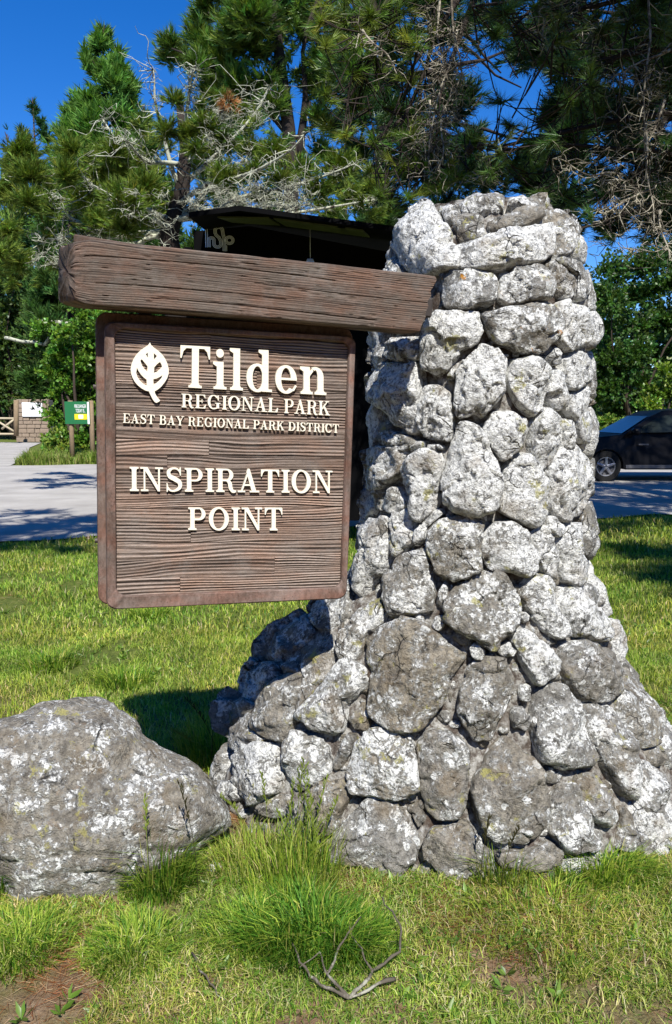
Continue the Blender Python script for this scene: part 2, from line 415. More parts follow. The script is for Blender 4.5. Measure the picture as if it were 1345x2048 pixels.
# asphalt road sheet
m, t = newmat('asphalt'); g = NG(t); tc = g.n('ShaderNodeTexCoord').outputs['Object']
a = g.ramp(g.noise(tc, 1.1, 6, .6), [(.3, (.31, .29, .26)), (.7, (.44, .415, .375))])
a = g.mix(g.ramp(g.noise(tc, 130, 3, .8), [(.45, 0.0), (.75, .6)]), a, (.15, .15, .155))
a = g.mix(g.ramp(g.noise(g.map(tc, (.25, 1.4, 1)), .9, 6, .6), [(.55, 0.0), (.72, .45)]), a, (.50, .48, .44))
vck = g.n('ShaderNodeTexVoronoi', feature='DISTANCE_TO_EDGE'); vck.inputs['Scale'].default_value = .45
g.l(g.map(tc, (1, .7, 1)), vck.inputs['Vector'])

p = g.principled(a, .9, g.noise(tc, 220, 2), .4, .004, .25); g.out(p.outputs[0]); M['asphalt'] = m
RX = np.concatenate([np.linspace(-90, -9, 30), np.linspace(-8.8, 12, 150), np.linspace(12.5, 90, 30)])
def far_edge(x):
    return np.where(x < 0, 24.3+.10*(x+7)+.2*np.sin(x*2.2)-.02*np.minimum(0, x+12), 23.0+.05*x)
n_ = len(RX); ys = np.stack([road_near(RX)*np.where(np.abs(RX) < 14, 1, 1), far_edge(RX)])
ys[0] = np.where(np.abs(RX) > 10, 9.5, ys[0]); V = []; NS = 6
for k in range(NS+1):
    tt = k/NS; V.append(np.stack([RX, ys[0]*(1-tt)+ys[1]*tt, np.full(n_, .024)+.0*RX], -1))
V = np.concatenate(V); ix = np.arange(n_*(NS+1)).reshape(NS+1, n_)
Fr = np.stack([ix[:-1, :-1], ix[:-1, 1:], ix[1:, 1:], ix[1:, :-1]], -1).reshape(-1, 4)
tag(link('road', npmesh(V, Fr), M['asphalt']), kind='structure')
# the park entrance drive going to the far gate
dp = [(-9.9, 23.4), (-10.6, 26), (-12.3, 31), (-14.6, 37), (-16.6, 43.8), (-19, 44.5), (-40, 44.5), (-40, 23)]
tag(link('path', mesh([(x, y, .030) for x, y in dp], [tuple(range(len(dp)))[::-1]]), M['asphalt']), kind='structure')

# ================================================================== STONE PILLAR
AX, AY = 0.557, 3.05
ZTOP = 2.395
ZK = np.array([-.15, 0, .2, .4, .58, .77, .92, 1.23, 1.65, 1.9, 2.1, 2.22, 2.29, 2.34, 2.375, ZTOP])
RL = np.array([1.14, 1.10, 1.05, .98, .87, .68, .53, .46, .45, .44, .40, .36, .32, .25, .14, .02])
RR = np.array([1.15, 1.08, .92, .76, .64, .57, .49, .46, .455, .455, .42, .375, .34, .27, .16, .02])
RF = np.array([.74, .69, .62, .56, .52, .49, .46, .44, .44, .44, .41, .36, .32, .25, .14, .02])
def radii(z): return np.interp(z, ZK, RL), np.interp(z, ZK, RR), np.interp(z, ZK, RF)
def Gval(p):
    rl, rr, rf = radii(p.z); dx = p.x-AX; dy = p.y-AY
    return math.sqrt((dx/(rr if dx > 0 else rl))**2+(dy/rf)**2)
def surf(phi, z):                       # phi 0 = +x, front (towards the viewer) = pi/2
    rl, rr, rf = radii(z); c, s = math.cos(phi), math.sin(phi)
    return Vector((AX+(rr if c > 0 else rl)*c, AY-rf*s, z))
def hit(px, py):
    r = ray(px, py); o = Vector((0, 0, CAMH)); t = 1.2; best = (9, None); prev = None
    while t < 4.6:
        p = o+r*t
        gv = Gval(p) if p.z < ZTOP else 5
        if gv < best[0]: best = (gv, p.copy())
        if gv < 1:
            lo, hi = t-.04, t
            for _ in range(9):
                mdl = (lo+hi)/2; q = o+r*mdl
                if q.z < ZTOP and Gval(q) < 1: hi = mdl
                else: lo = mdl
            return o+r*hi, True
        t += .04
    return best[1], False
def snorm(p):
    e = .01; g0 = Gval(p); v = Vector((Gval(p+Vector((e, 0, 0)))-g0, Gval(p+Vector((0, e, 0)))-g0, Gval(p+Vector((0, 0, e if p.z < ZTOP-.02 else -e)))*1.0-g0))
    if p.z >= ZTOP-.02: v.z = -v.z
    return v.normalized()
pillar = thing('stone_pillar', 'tall flared pillar of rough grey boulders crusted with white lichen', 'pillar', (AX, AY, 0))
# mortar core
cv = []; cf = []; NP = 110; zs = np.linspace(-.1, 2.31, 60)
for z in zs:
    for k in range(NP):
        ph = 2*math.pi*k/NP; p = surf(ph, z); n_v = Vector((p.x-AX, p.y-AY, 0)); L = n_v.length
        dd = .070+.030*noise.fractal(p*9, 1, 2, 4)+.01*noise.noise(p*40)
        cv.append(Vector((AX, AY, z))+n_v*max(.02, (L-dd))/L)
for i in range(len(zs)-1):
    for k in range(NP): cf.append((i*NP+k, (i+1)*NP+k, (i+1)*NP+(k+1) % NP, i*NP+(k+1) % NP))
cf.append(tuple((len(zs)-1)*NP+k for k in range(NP)))
tag(link('mortar_core', mesh(cv, cf), M['mortar'], pillar, True))

def S2(*p): return [(680+x/2.402, 350+y/2.402) for x, y in p]
def S3(*p): return [(680+x/2.402, 850+y/2.402) for x, y in p]
def S4(*p): return [(580+x/1.758, 1300+y/1.758) for x, y in p]
def S5(*p): return [(x/1.921, 1150+y/1.921) for x, y in p]
# (outline, lichen 0..1, warm 0..1, orange 0..1)
ST = [
 (S2((390,95),(440,110),(470,170),(520,240),(525,290),(560,330),(570,440),(480,440),(360,465),(300,450),(250,400),(235,330),(240,270),(260,230),(320,150)), .8,.1,0),
 (S2((450,90),(560,85),(570,140),(530,180),(490,190),(450,140)), .5,.2,0),
 (S2((570,90),(690,45),(790,35),(815,90),(800,120),(700,140),(600,150),(565,130)), .6,.3,0),
 (S2((820,55),(1000,50),(1035,100),(980,115),(900,115),(820,110)), .5,.6,0),
 (S2((535,190),(560,160),(640,150),(690,170),(700,250),(640,285),(570,285),(535,250)), .4,.2,.5),
 (S2((710,190),(800,150),(900,122),(1000,120),(1008,170),(960,205),(850,220),(760,245),(715,235)), .25,.5,0),
 (S2((545,310),(620,290),(720,262),(850,232),(1000,205),(1060,190),(1075,340),(1020,400),(900,420),(780,440),(640,440),(570,430)), .75,0,0),
 (S2((1045,160),(1050,130),(1130,105),(1170,140),(1188,240),(1165,310),(1140,365),(1080,360),(1060,280)), .45,.7,0),
 (S2((460,470),(500,455),(640,450),(740,460),(770,520),(750,600),(640,625),(500,630),(465,580)), .45,0,1),
 (S2((775,480),(860,430),(980,415),(1030,450),(1050,520),(1030,590),(960,595),(820,610),(770,580)), .5,.2,.2),
 (S2((1035,400),(1130,420),(1190,480),(1180,560),(1150,590),(1060,520),(1040,460)), .6,.1,0),
 (S2((1065,365),(1150,370),(1215,410),(1245,470),(1240,560),(1215,605),(1165,585),(1195,480),(1130,412),(1060,395)), .6,.1,0),
 (S2((690,660),(760,640),(900,610),(1040,605),(1090,650),(1105,730),(1065,800),(1000,860),(900,850),(760,800),(700,720)), .5,.5,.8),
 (S2((370,790),(400,690),(440,632),(560,635),(670,635),(695,740),(660,800),(560,850),(520,930),(440,965),(370,920)), .72,0,.1),
 (S2((180,800),(230,770),(320,765),(360,780),(360,880),(290,905),(240,890),(180,870)), .6,.8,.3),
 (S2((90,970),(140,910),(240,905),(340,900),(355,1000),(350,1240),(300,1250),(240,1200),(180,1120),(110,1080)), .75,.6,0),
 (S2((1090,600),(1130,585),(1220,620),(1265,680),(1250,770),(1200,830),(1150,850),(1090,780),(1112,720),(1080,640)), .85,0,0),
 (S2((375,1010),(430,1000),(480,1020),(520,1060),(530,1180),(520,1280),(430,1270),(355,1240),(355,1100)), .6,.2,0),
 (S2((540,950),(600,870),(680,805),(760,820),(820,880),(800,980),(810,1040),(760,1100),(690,1180),(640,1150),(560,1170),(540,1080)), .9,.2,0),
 (S2((815,960),(850,880),(950,865),(1030,920),(1035,1020),(1010,1110),(960,1170),(880,1130),(830,1050)), .95,0,0),
 (S2((490,990),(520,920),(580,880),(600,890),(550,950),(530,1010)), .5,.5,0),
 (S2((1030,880),(1080,810),(1110,840),(1110,910),(1060,910)), .7,0,0),
 (S2((1120,880),(1190,835),(1255,880),(1250,990),(1190,1040),(1140,1040),(1125,950)), .8,0,0),
 (S2((1040,930),(1110,920),(1130,1050),(1120,1120),(1090,1140),(1030,1080)), .8,0,0),
 (S2((690,1240),(740,1130),(850,1125),(920,1165),(940,1230),(900,1310),(840,1365),(785,1380),(740,1310)), .95,0,0),
 (S2((955,1200),(1020,1110),(1090,1150),(1110,1220),(1110,1321),(1080,1380),(1020,1430),(960,1360)), .85,.1,0),
 (S2((1105,1160),(1165,1180),(1172,1250),(1160,1340),(1112,1300)), .8,0,0),
 (S2((1135,1055),(1190,1045),(1245,1000),(1248,1130),(1237,1300),(1200,1290),(1178,1180),(1140,1130)), .85,0,0),
 (S3((540,30),(575,-10),(610,-10),(680,20),(760,150),(790,230),(780,340),(750,430),(650,445),(530,415),(475,370),(485,200),(500,140)), .9,0,0),
 (S3((800,230),(860,160),(930,140),(980,190),(1020,280),(1030,380),(990,480),(960,510),(860,450),(775,410)), .95,0,0),
 (S3((1035,250),(1070,180),(1100,90),(1160,60),(1220,130),(1248,240),(1230,340),(1200,400),(1150,470),(1080,460),(1035,400)), .75,.5,0),
 (S3((270,200),(320,140),(385,115),(470,140),(480,200),(460,290),(460,380),(420,430),(360,470),(325,440),(320,380),(270,280)), .9,.3,0),
 (S3((390,90),(450,85),(480,115),(430,140),(390,118)), .7,.1,0),
 (S3((110,270),(190,170),(260,110),(300,120),(260,200),(230,230),(150,260)), .7,.2,0),
 (S3((300,105),(330,78),(380,80),(380,108),(320,135)), .7,.2,0),
 (S3((115,300),(180,265),(185,340),(170,420),(125,410)), .5,.9,0),
 (S3((185,330),(240,290),(280,350),(290,390),(210,430),(175,390)), .7,.2,0),
 (S3((215,420),(280,390),(320,430),(330,520),(320,580),(240,650),(210,580)), .8,0,0),
 (S3((335,510),(400,430),(460,400),(490,430),(450,450),(400,500),(390,560),(335,590)), .7,.1,0),
 (S3((45,470),(110,430),(200,440),(210,600),(190,680),(130,740),(60,800),(40,700)), .7,.4,0),
 (S3((60,290),(110,310),(125,400),(60,460),(40,420)), .6,.1,0),
 (S3((400,500),(490,440),(600,440),(705,470),(700,540),(680,590),(690,700),(600,750),(520,745),(440,690),(400,610)), .5,.6,0),
 (S3((692,540),(760,470),(850,470),(930,520),(970,640),(970,700),(920,740),(850,720),(700,690),(687,610)), .65,.3,0),
 (S3((935,540),(1000,490),(1060,500),(1090,600),(1088,680),(1075,750),(1020,720),(970,620)), .8,0,0),
 (S3((1025,440),(1080,435),(1115,490),(1080,545),(1035,500)), .7,0,0),
 (S3((1080,560),(1140,490),(1190,470),(1200,580),(1235,690),(1225,770),(1180,790),(1110,730),(1092,650)), .8,0,0),
 (S3((195,800),(200,720),(250,640),(330,600),(390,595),(430,690),(440,800),(435,900),(330,910),(220,915)), .4,.4,0),
 (S3((500,850),(560,780),(650,720),(740,700),(800,730),(880,850),(870,950),(820,1020),(740,1095),(660,1040),(560,990),(505,940)), .45,.4,0),
 (S3((890,820),(960,720),(1030,730),(1090,830),(1140,1000),(1100,1025),(1000,990),(930,900)), .6,.2,0),
 (S3((1100,850),(1150,780),(1220,795),(1300,890),(1335,970),(1340,1035),(1260,1035),(1160,1010),(1125,920)), .7,0,0),
 (S3((0,960),(60,860),(180,800),(200,850),(180,930),(120,990),(60,1110),(-10,1130),(-40,1060)), .45,.4,0),
 (S3((420,970),(450,910),(495,910),(500,970),(470,1000)), .7,0,0),
 (S3((445,850),(500,745),(512,780),(495,900),(460,890)), .45,.3,0),
 ([(726,1287),(747,1250),(797,1235),(846,1245),(876,1270),(913,1300),(938,1316),(905,1352),(893,1397),(870,1436),(825,1465),(768,1456),(734,1425),(731,1334)], .35,.8,0),
 (S3((880,930),(900,895),(950,920),(920,965)), .8,0,0),
 (S3((830,1020),(900,980),(970,1000),(1030,1070),(1090,1150),(1060,1220),(970,1265),(920,1200),(870,1100)), .65,0,0),
 (S3((775,1090),(830,1040),(870,1090),(850,1120),(790,1120)), .8,0,0),
 (S3((630,1080),(660,1050),(710,1090),(690,1130),(640,1120)), .7,0,0),
 ([(1132,1334),(1140,1295),(1165,1280),(1220,1290),(1255,1330),(1260,1385),(1230,1404),(1190,1405),(1150,1370)], .4,.3,0),
 (S4((1200,150),(1215,75),(1270,110),(1345,230),(1345,305),(1290,340),(1220,300),(1195,210)), .35,.6,0),
 (S5((1130,310),(1200,230),(1265,200),(1275,280),(1240,390),(1180,415),(1140,370)), .45,.4,0),
 (S4((5,235),(60,160),(130,60),(180,20),(250,50),(260,130),(190,190),(180,280),(130,310),(60,280)), .5,.2,0),
 (S4((190,240),(250,180),(280,250),(268,290),(220,290)), .2,.8,0),
 (S5((945,560),(990,430),(1080,370),(1150,360),(1190,440),(1120,560),(1080,640),(1000,630),(950,590)), .35,.5,0),
 (S4((130,400),(190,295),(232,290),(222,350),(160,430),(130,440)), .4,.2,0),
 (S4((185,450),(215,330),(290,280),(380,280),(430,320),(450,480),(440,510),(370,530),(210,510)), .5,.7,0),
 (S4((440,330),(490,287),(560,290),(630,350),(635,450),(630,540),(590,600),(520,600),(480,570),(445,450)), .35,.3,0),
 (S4((600,130),(640,60),(700,30),(770,40),(812,110),(798,180),(740,260),(710,330),(660,340),(620,280),(590,230)), .4,.5,0),
 (S4((820,130),(868,125),(868,190),(830,190)), .5,0,0),
 (S4((795,210),(838,195),(868,250),(850,290),(800,290)), .5,.1,0),
 (S4((872,200),(900,150),(980,125),(1030,200),(1080,310),(1105,380),(1090,415),(1000,430),(900,400),(872,320)), .45,.1,0),
 (S4((640,480),(700,370),(770,310),(820,350),(900,430),(920,540),(910,620),(840,690),(730,680),(660,600)), .3,.5,0),
 (S4((1040,230),(1090,190),(1160,190),(1210,280),(1240,420),(1240,530),(1180,500),(1110,370),(1060,300)), .45,.3,0),
 (S4((1240,480),(1250,380),(1290,395),(1345,440),(1345,640),(1300,620),(1252,570)), .45,.2,0),
 (S4((1290,350),(1345,310),(1350,410),(1310,400)), .3,.5,0),
 (S4((130,700),(170,620),(260,530),(360,525),(420,580),(455,680),(440,760),(380,800),(290,800),(240,760),(130,750)), .4,.2,0),
 (S4((470,690),(500,630),(620,605),(670,640),(720,720),(730,790),(640,830),(540,810),(480,750)), .35,.5,0),
 (S4((110,785),(160,765),(260,795),(315,812),(305,880),(220,890),(130,840)), .3,0,0),
 (S4((400,560),(460,533),(485,605),(452,640),(430,600)), .35,.4,0),
 (S4((725,715),(850,712),(930,675),(980,720),(960,770),(860,790),(745,775)), .35,.5,0),
 (S4((930,540),(960,480),(1018,470),(1060,580),(1120,700),(1000,730),(940,660)), .45,.3,0),
 (S4((1022,440),(1100,430),(1150,500),(1178,600),(1150,640),(1090,600),(1040,520)), .35,.5,0),
 (S4((1190,540),(1240,600),(1300,680),(1280,720),(1180,712),(1188,640)), .35,.4,0),
 (S5((1060,640),(1120,590),(1240,650),(1260,750),(1180,830),(1100,840),(1070,730)), .5,.3,0),
 (S4((40,510),(110,460),(185,460),(205,520),(170,590),(120,680),(50,640)), .2,.9,0),
 (S5((860,700),(940,640),(1035,650),(1060,730),(1060,830),(950,890),(870,840)), .6,.1,0),
 (S5((850,590),(930,510),(945,590),(1000,640),(940,640),(870,690),(845,650)), .5,.3,0),
 (S5((820,785),(865,790),(890,860),(850,880),(800,840)), .6,.1,0),
 (S4((320,850),(400,832),(465,790),(478,840),(400,875)), .3,.5,0),
 (S5((940,265),(1000,190),(1100,140),(1150,110),(1185,200),(1130,250),(1040,305),(950,300)), .5,.1,0),
 (S5((880,390),(930,300),(1040,320),(1050,365),(970,420),(930,480),(885,450)), .5,.1,0),
 (S5((770,500),(865,405),(940,480),(900,530),(850,575),(790,600)), .4,.1,0),
 (S5((1060,315),(1125,310),(1140,365),(1070,372)), .4,.3,0),
 (S5((1150,95),(1240,20),(1330,0),(1320,130),(1250,190),(1190,190)), .5,.2,0),
 ([(700,905),(745,890),(800,900),(790,945),(740,985),(705,970)], .5,.3,0),
 ([(722,870),(770,860),(830,885),(800,905),(745,890)], .4,.3,0),
 ([(720,690),(745,690),(755,720),(730,745),(715,720)], .6,.2,0),
 ([(755,505),(778,500),(785,540),(780,575),(755,560)], .5,.2,0),
 ([(765,450),(785,445),(790,490),(770,500)], .8,.0,0),
]
def make_stone(center, ring_fn, base_fn, size, lichen, warm, orange, seed, NR=13, NSG=52, bulge=None, low=0):
    """ring_fn(phi)->(dx,dy) offset of the outline; base_fn(dx,dy)->(point,normal)"""
    rnd = random.Random(seed); H = bulge if bulge is not None else min(.078, max(.028, .31*size))
    planes = []
    for _ in range(7):
        a = rnd.uniform(0, 2*math.pi); sl = rnd.uniform(.2, 1.15); planes.append((math.cos(a)*sl, math.sin(a)*sl, rnd.uniform(.70, 1.05)+.25*sl))
    tx, ty = rnd.uniform(-.16, .16), rnd.uniform(-.12, .16)
    off = Vector((seed*1.7, seed*.31, 0)); verts = []; faces = []
    rs = [0]+[((k+1)/NR)**.8 for k in range(NR)]
    for ri, r in enumerate(rs):
        for k in range(NSG if ri else 1):
            ph = 2*math.pi*k/NSG; dx, dy = ring_fn(ph); dx *= r; dy *= r
            p, n = base_fn(dx, dy)
            prof = (max(0, 1-r**7.0))**.5
            c, s = math.cos(ph)*r, math.sin(ph)*r
            h = prof*(1+tx*c+ty*s)
            for a, b, d in planes:
                hp = d-(a*c+b*s)*.85
                if hp < h: h = h*.1+max(hp, .1)*.9
            q = p+n*(-.055-low+H*1.0*h+ .012*h)
            nz = noise.fractal(q*11+off, 1.0, 2.0, 3)*.0055+noise.fractal(q*42+off, .8, 2.0, 4)*.0026
            for fs_, am, lim_ in ((6.5, .20, .0065), (14, .12, .003)):
                vp = (q+off)*fs_+noise.noise_vector(q*20)*.25; vc = noise.voronoi(vp)[1][0]; rdv = noise.random_unit_vector if False else None
                cv_ = noise.cell_vector(vc*7.13+Vector((.5, .5, .5)))*2-Vector((1, 1, 1)); nz += max(-lim_, min(lim_, (vp-vc).dot(cv_)/fs_*am))
            rd = abs(noise.noise(q*17+off*2)); nz -= .009*max(0, .07-rd)/.07*(1 if noise.noise(q*5+off) > .05 else .15)
            if r >= .999: q = p+n*(-.10-low)
            nv = n
            if r > .7:
                out = (p-center); out = out-n*out.dot(n)
                if out.length > 1e-6: nv = (n+out.normalized()*1.0*(r-.7)/.3).normalized()
            verts.append(q+nv*nz*(1 if r < .999 else .3))
    for k in range(NSG): faces.append((0, 1+k, 1+(k+1) % NSG))
    for ri in range(1, NR):
        a0 = 1+(ri-1)*NSG; b0 = a0+NSG
        for k in range(NSG): faces.append((a0+k, b0+k, b0+(k+1) % NSG, a0+(k+1) % NSG))
    me = mesh(verts, faces)
    bm_ = __import__('bmesh').new(); bm_.from_mesh(me)
    # faces must look away from the pillar's core
    s_ = sum(((f.calc_center_median()-Vector((AX, AY, center.z-.15))).dot(f.normal)*f.calc_area() for f in bm_.faces))
    if s_ < 0: __import__('bmesh').ops.reverse_faces(bm_, faces=bm_.faces)
    bm_.to_mesh(me); bm_.free()
    o = link('stone', me, M['rock'], pillar, True)
    o['lichen'] = float(min(1, max(0, lichen+rnd.uniform(-.06, .06)))); o['warm'] = float(warm); o['orange'] = float(orange)
    return o
def poly_ring(poly, cx, cy):
    # rounded star outline around the centre
    P = [(x-cx, y-cy) for x, y in poly]
    for _ in range(1):
        Q = []
        for i in range(len(P)):
            a = P[i]; b = P[(i+1) % len(P)]
            Q += [(a[0]*.88+b[0]*.12, a[1]*.88+b[1]*.12), (a[0]*.12+b[0]*.88, a[1]*.12+b[1]*.88)]
        P = Q
    def f(ph):
        d = (math.cos(ph), -math.sin(ph)); best = 0
        for i in range(len(P)):
            a = P[i]; b = P[(i+1) % len(P)]; ex, ey = b[0]-a[0], b[1]-a[1]
            den = d[0]*ey-d[1]*ex
            if abs(den) < 1e-9: continue
            t_ = (a[0]*ey-a[1]*ex)/den; u = (a[0]*d[1]-a[1]*d[0])/den
            if t_ > 0 and -1e-6 <= u <= 1+1e-6: best = max(best, t_)
        best *= 1.045+.045*noise.noise(Vector((math.cos(ph)*1.9+cx*.37, math.sin(ph)*1.9, cy*.11))); return d[0]*best, d[1]*best
    return f
placed = []
for si, (poly, li, wa, orr) in enumerate(ST):
    A2 = 0; cx = cy = 0
    for i in range(len(poly)):
        x0, y0 = poly[i]; x1, y1 = poly[(i+1) % len(poly)]; k = x0*y1-x1*y0; A2 += k; cx += (x0+x1)*k; cy += (y0+y1)*k
    cx /= 3*A2; cy /= 3*A2
    f = poly_ring(poly, cx, cy)
    cp, ok = hit(cx, cy)
    size = math.sqrt(abs(A2)/2)/FPX*(cp-Vector((0, 0, CAMH))).length
    cache = {}
    def base(dx, dy):
        p, ok = hit(cx+dx, cy+dy); return p, snorm(p)
    segs = max(26, min(110, int(size*420))); 
    make_stone(cp, f, base, size, li, wa, orr, si+1, NR=max(8, min(28, int(size*110))), NSG=segs)
    placed.append((math.atan2(-(cp.y-AY), cp.x-AX), cp.z, size, poly))
# chinking stones that fill what the traced ones leave, and the courses round the back
def inside(poly, x, y, grow=0):
    c = False
    for i in range(len(poly)):
        x0, y0 = poly[i]; x1, y1 = poly[(i+1) % len(poly)]
        if (y0 > y) != (y1 > y) and x < (x1-x0)*(y-y0)/(y1-y0)+x0: c = not c
    return c
def project(p):
    z = p.z-CAMH; d = p.y*CP-z*SP; u = p.y*SP+z*CP
    return 672.5+FPX*p.x/d, 1024-FPX*u/d
rb = random.Random(5); z = .04; row = 0; seed = 500
while z < 2.30:
    hgt = rb.uniform(.15, .24) if z < 2.1 else .12
    rl, rr, rf = radii(z); per = math.pi*(rl+rr)/2+rf*2
    n_ = max(5, int(2*math.pi*((rl+rr)/4+rf/2)/.24)); 
    for k in range(n_):
        ph = 2*math.pi*(k+.5*(row % 2)+rb.uniform(-.15, .15))/n_
        p = surf(ph, z+hgt*.5*rb.uniform(.8, 1.2)); nrm = snorm(p); toc = (Vector((0, 0, CAMH))-p).normalized()
        px, py = project(p); front = nrm.dot(toc) > .02
        if front and not (px > 1345): continue
        seed += 1
        wdt = 2*math.pi*((rl+rr)/4+rf/2)/n_*.5
        u = Vector((-math.sin(ph), -math.cos(ph), 0)); 
        s1 = rb.uniform(.9, 1.1)
        pw = rb.uniform(2.2, 3.4); rot = rb.uniform(-.3, .3)
        def rf_(a, wdt=wdt, hh=hgt*.52, pw=pw, rot=rot):
            a2 = a+rot; c, s = math.cos(a2), math.sin(a2); r_ = (abs(c)**pw+abs(s)**pw)**(-1/pw)
            x, y = c*r_*wdt*1.02, s*r_*hh*1.05
            return x, y
        rad = math.hypot(p.x-AX, p.y-AY)
        def base(dx, dy, ph=ph, z0=p.z, rad=rad):
            q = surf(ph+dx/max(rad, .12), min(2.39, max(-.1, z0+dy))); return q, snorm(q)
        make_stone(p, rf_, base, .16, rb.uniform(.4, .8), rb.uniform(0, .4), 0, seed, NR=7, NSG=22, low=.012)
    z += hgt; row += 1
# small chinks seen from the front
rc = random.Random(9); tries = 0; chinks = []
while tries < 2600 and len(chinks) < 130:
    tries += 1
    px, py = rc.uniform(440, 1345), rc.uniform(380, 1780)
    p, ok = hit(px, py)
    if not ok or p.z < 0: continue
    if any(inside(pl[3], px, py) for pl in placed): continue
    if any((px-a)**2+(py-b)**2 < (c+12)**2 for a, b, c in chinks): continue
    dmin = 40
    for pl in placed:
        for (x, y) in pl[3]: dmin = min(dmin, math.hypot(x-px, y-py))
    if dmin < 6: continue
    r_ = dmin*rc.uniform(.8, 1.15); chinks.append((px, py, r_)); seed += 1
    asp = rc.uniform(.7, 1.4); rot = rc.uniform(0, 3)
    def rfn(a, r_=r_, asp=asp, rot=rot): return (math.cos(a)*r_*asp, -math.sin(a)*r_/asp)
    def base(dx, dy, px=px, py=py):
        p, ok = hit(px+dx, py+dy); return p, snorm(p)
    sz = r_*1.8/FPX*2.8
    make_stone(p, rfn, base, sz, rc.uniform(.2, .7), rc.uniform(0, .8), 0, seed, NR=5, NSG=16, bulge=max(.015, sz*.4), low=.026)

# ================================================================== BOULDER
def boulder():
    prof = [(-60,1500),(-40,1450),(0,1440),(60,1425),(100,1412),(150,1408),(200,1412),(240,1424),(285,1455),(310,1485),(345,1505),(385,1530),(415,1560),(440,1600),(458,1650),(455,1690),(400,1718),(330,1745),(250,1780),(150,1795),(60,1792),(30,1775),(10,1730),(-40,1700),(-70,1600)]
    cx, cy = 175, 1608
    C = Vector((-.83, 2.86, .12)); f = poly_ring(prof, cx, cy)
    NU, NV = 120, 70; verts = []; faces = []
    # half-axes taken so that its outline seen from the path has the traced shape; real depth 0.9 m
    d = (C-Vector((0, 0, CAMH))).length
    R_ = Vector((1, 0, 0)); toc = (Vector((0, 0, CAMH))-C).normalized(); right = Vector((0, 0, 1)).cross(toc).normalized(); up = toc.cross(right)
    Cc = at(cx, cy, 2.58)
    dd = (Cc-Vector((0, 0, CAMH))).length
    for j in range(NV+1):
        th = math.pi*j/NV                       # 0 = towards viewer, pi = away
        for i in range(NU):
            ph = 2*math.pi*i/NU; dx, dy = f(ph); dx *= .90 if dx < 0 else .83; dy *= .90 if dx < 60 else .84
            s = math.sin(th); s = math.copysign(abs(s)**.72, s); c = math.cos(th); c = math.copysign(abs(c)**.85, c)
            p = Cc+right*(dx/FPX*dd*s)+up*(-dy/FPX*dd*s)+toc*(c*.27)
            q = p-Cc
            nn = noise.fractal(p*2.6, 1, 2, 5)*.045+noise.fractal(p*9, 1, 2, 4)*.012
            rd = abs(noise.noise(Vector((p.x*3+p.z*3.5, p.y*2, p.z*9-p.x*2)))); nn -= .016*max(0, .10-rd)/.10
            verts.append(p+q.normalized()*nn*(.5 if j in (0, NV) else 1))
    for j in range(NV):
        for i in range(NU): faces.append((j*NU+i, j*NU+(i+1) % NU, (j+1)*NU+(i+1) % NU, (j+1)*NU+i))
    me = mesh(verts, faces); b = __import__('bmesh').new(); b.from_mesh(me)
    __import__('bmesh').ops.remove_doubles(b, verts=b.verts, dist=1e-5); __import__('bmesh').ops.recalc_face_normals(b, faces=b.faces); b.to_mesh(me); b.free()
    o = link('boulder', me, M['boulder'], None, True); o['lichen'] = .36; o['warm'] = .5; o['orange'] = .1
    return tag(o, 'large low grey boulder with pale lichen lying in the grass left of the pillar', 'boulder')
BOULDER = boulder()

# ================================================================== BEAM + HANGING SIGN
def Rm(yaw, lean, roll):
    cy, sy = math.cos(yaw), math.sin(yaw); cl, sl = math.cos(lean), math.sin(lean); cr, sr = math.cos(roll), math.sin(roll)
    return Matrix(((cy, -sy, 0), (sy, cy, 0), (0, 0, 1))) @ Matrix(((1, 0, 0), (0, cl, -sl), (0, sl, cl))) @ Matrix(((cr, 0, sr), (0, 1, 0), (-sr, 0, cr)))
YAW = math.radians(17.4)
def grainfn(u, v, seed, fu=2.2, fv=95, knots=True):
    """ridged sandblasted grain, 1 = hard ridge"""
    warp = (fbm(u*2.0+seed*3.1, v*7, seed, 3)-.5)*.035+(vn(u*5+seed, v*3, seed+9)-.5)*.008
    k = np.sin((v+warp)*fv*2*np.pi/1.0*.5+vn(u*1.5, v*30, seed+4)*5)
    k2 = fbm(u*fu*2+seed, (v+warp)*fv*1.6, seed+2, 3)
    return np.clip(.5+.38*k*(.35+vn(u*1.7, v*26, seed+6))+.9*(k2-.5), 0, 1)
def grid_board(u0, u1, v0, v1, nu, nv, depth, relief, seed, tone, fv=95, back=-.018, edge=.0015):
    """front face at y=-h(u,v) (towards the viewer), sides go back"""
    us = np.linspace(u0, u1, nu); vs = np.linspace(v0, v1, nv); U, V_ = np.meshgrid(us, vs)
    G = grainfn(U, V_, seed, fv=fv)
    e = np.minimum(np.minimum(U-u0, u1-U)*1.0, np.minimum(V_-v0, v1-V_)); ef = np.clip(e/.003, 0, 1)
    Y = -(depth+relief*(G-.5))*1.0+(1-ef)*edge
    Vt = np.stack([U, Y, V_], -1).reshape(-1, 3)
    ix = np.arange(nu*nv).reshape(nv, nu)
    Fc = np.stack([ix[:-1, :-1], ix[:-1, 1:], ix[1:, 1:], ix[1:, :-1]], -1).reshape(-1, 4)
    # rim going back
    rim = np.concatenate([ix[0, :], ix[1:, -1], ix[-1, -2::-1], ix[-2:0:-1, 0]])
    RV = Vt[rim].copy(); RV[:, 1] = -back; b = len(Vt); m_ = len(rim); a = np.arange(m_)
    Fr = np.stack([rim, b+a, b+(a+1) % m_, rim[(a+1) % m_]], -1)
    VV = np.concatenate([Vt, RV]); gg = np.concatenate([G.ravel(), np.full(m_, .4)])
    return npmesh(VV, np.concatenate([Fc, Fr]), None, {'grain': gg, 'tone': np.full(len(VV), tone)})

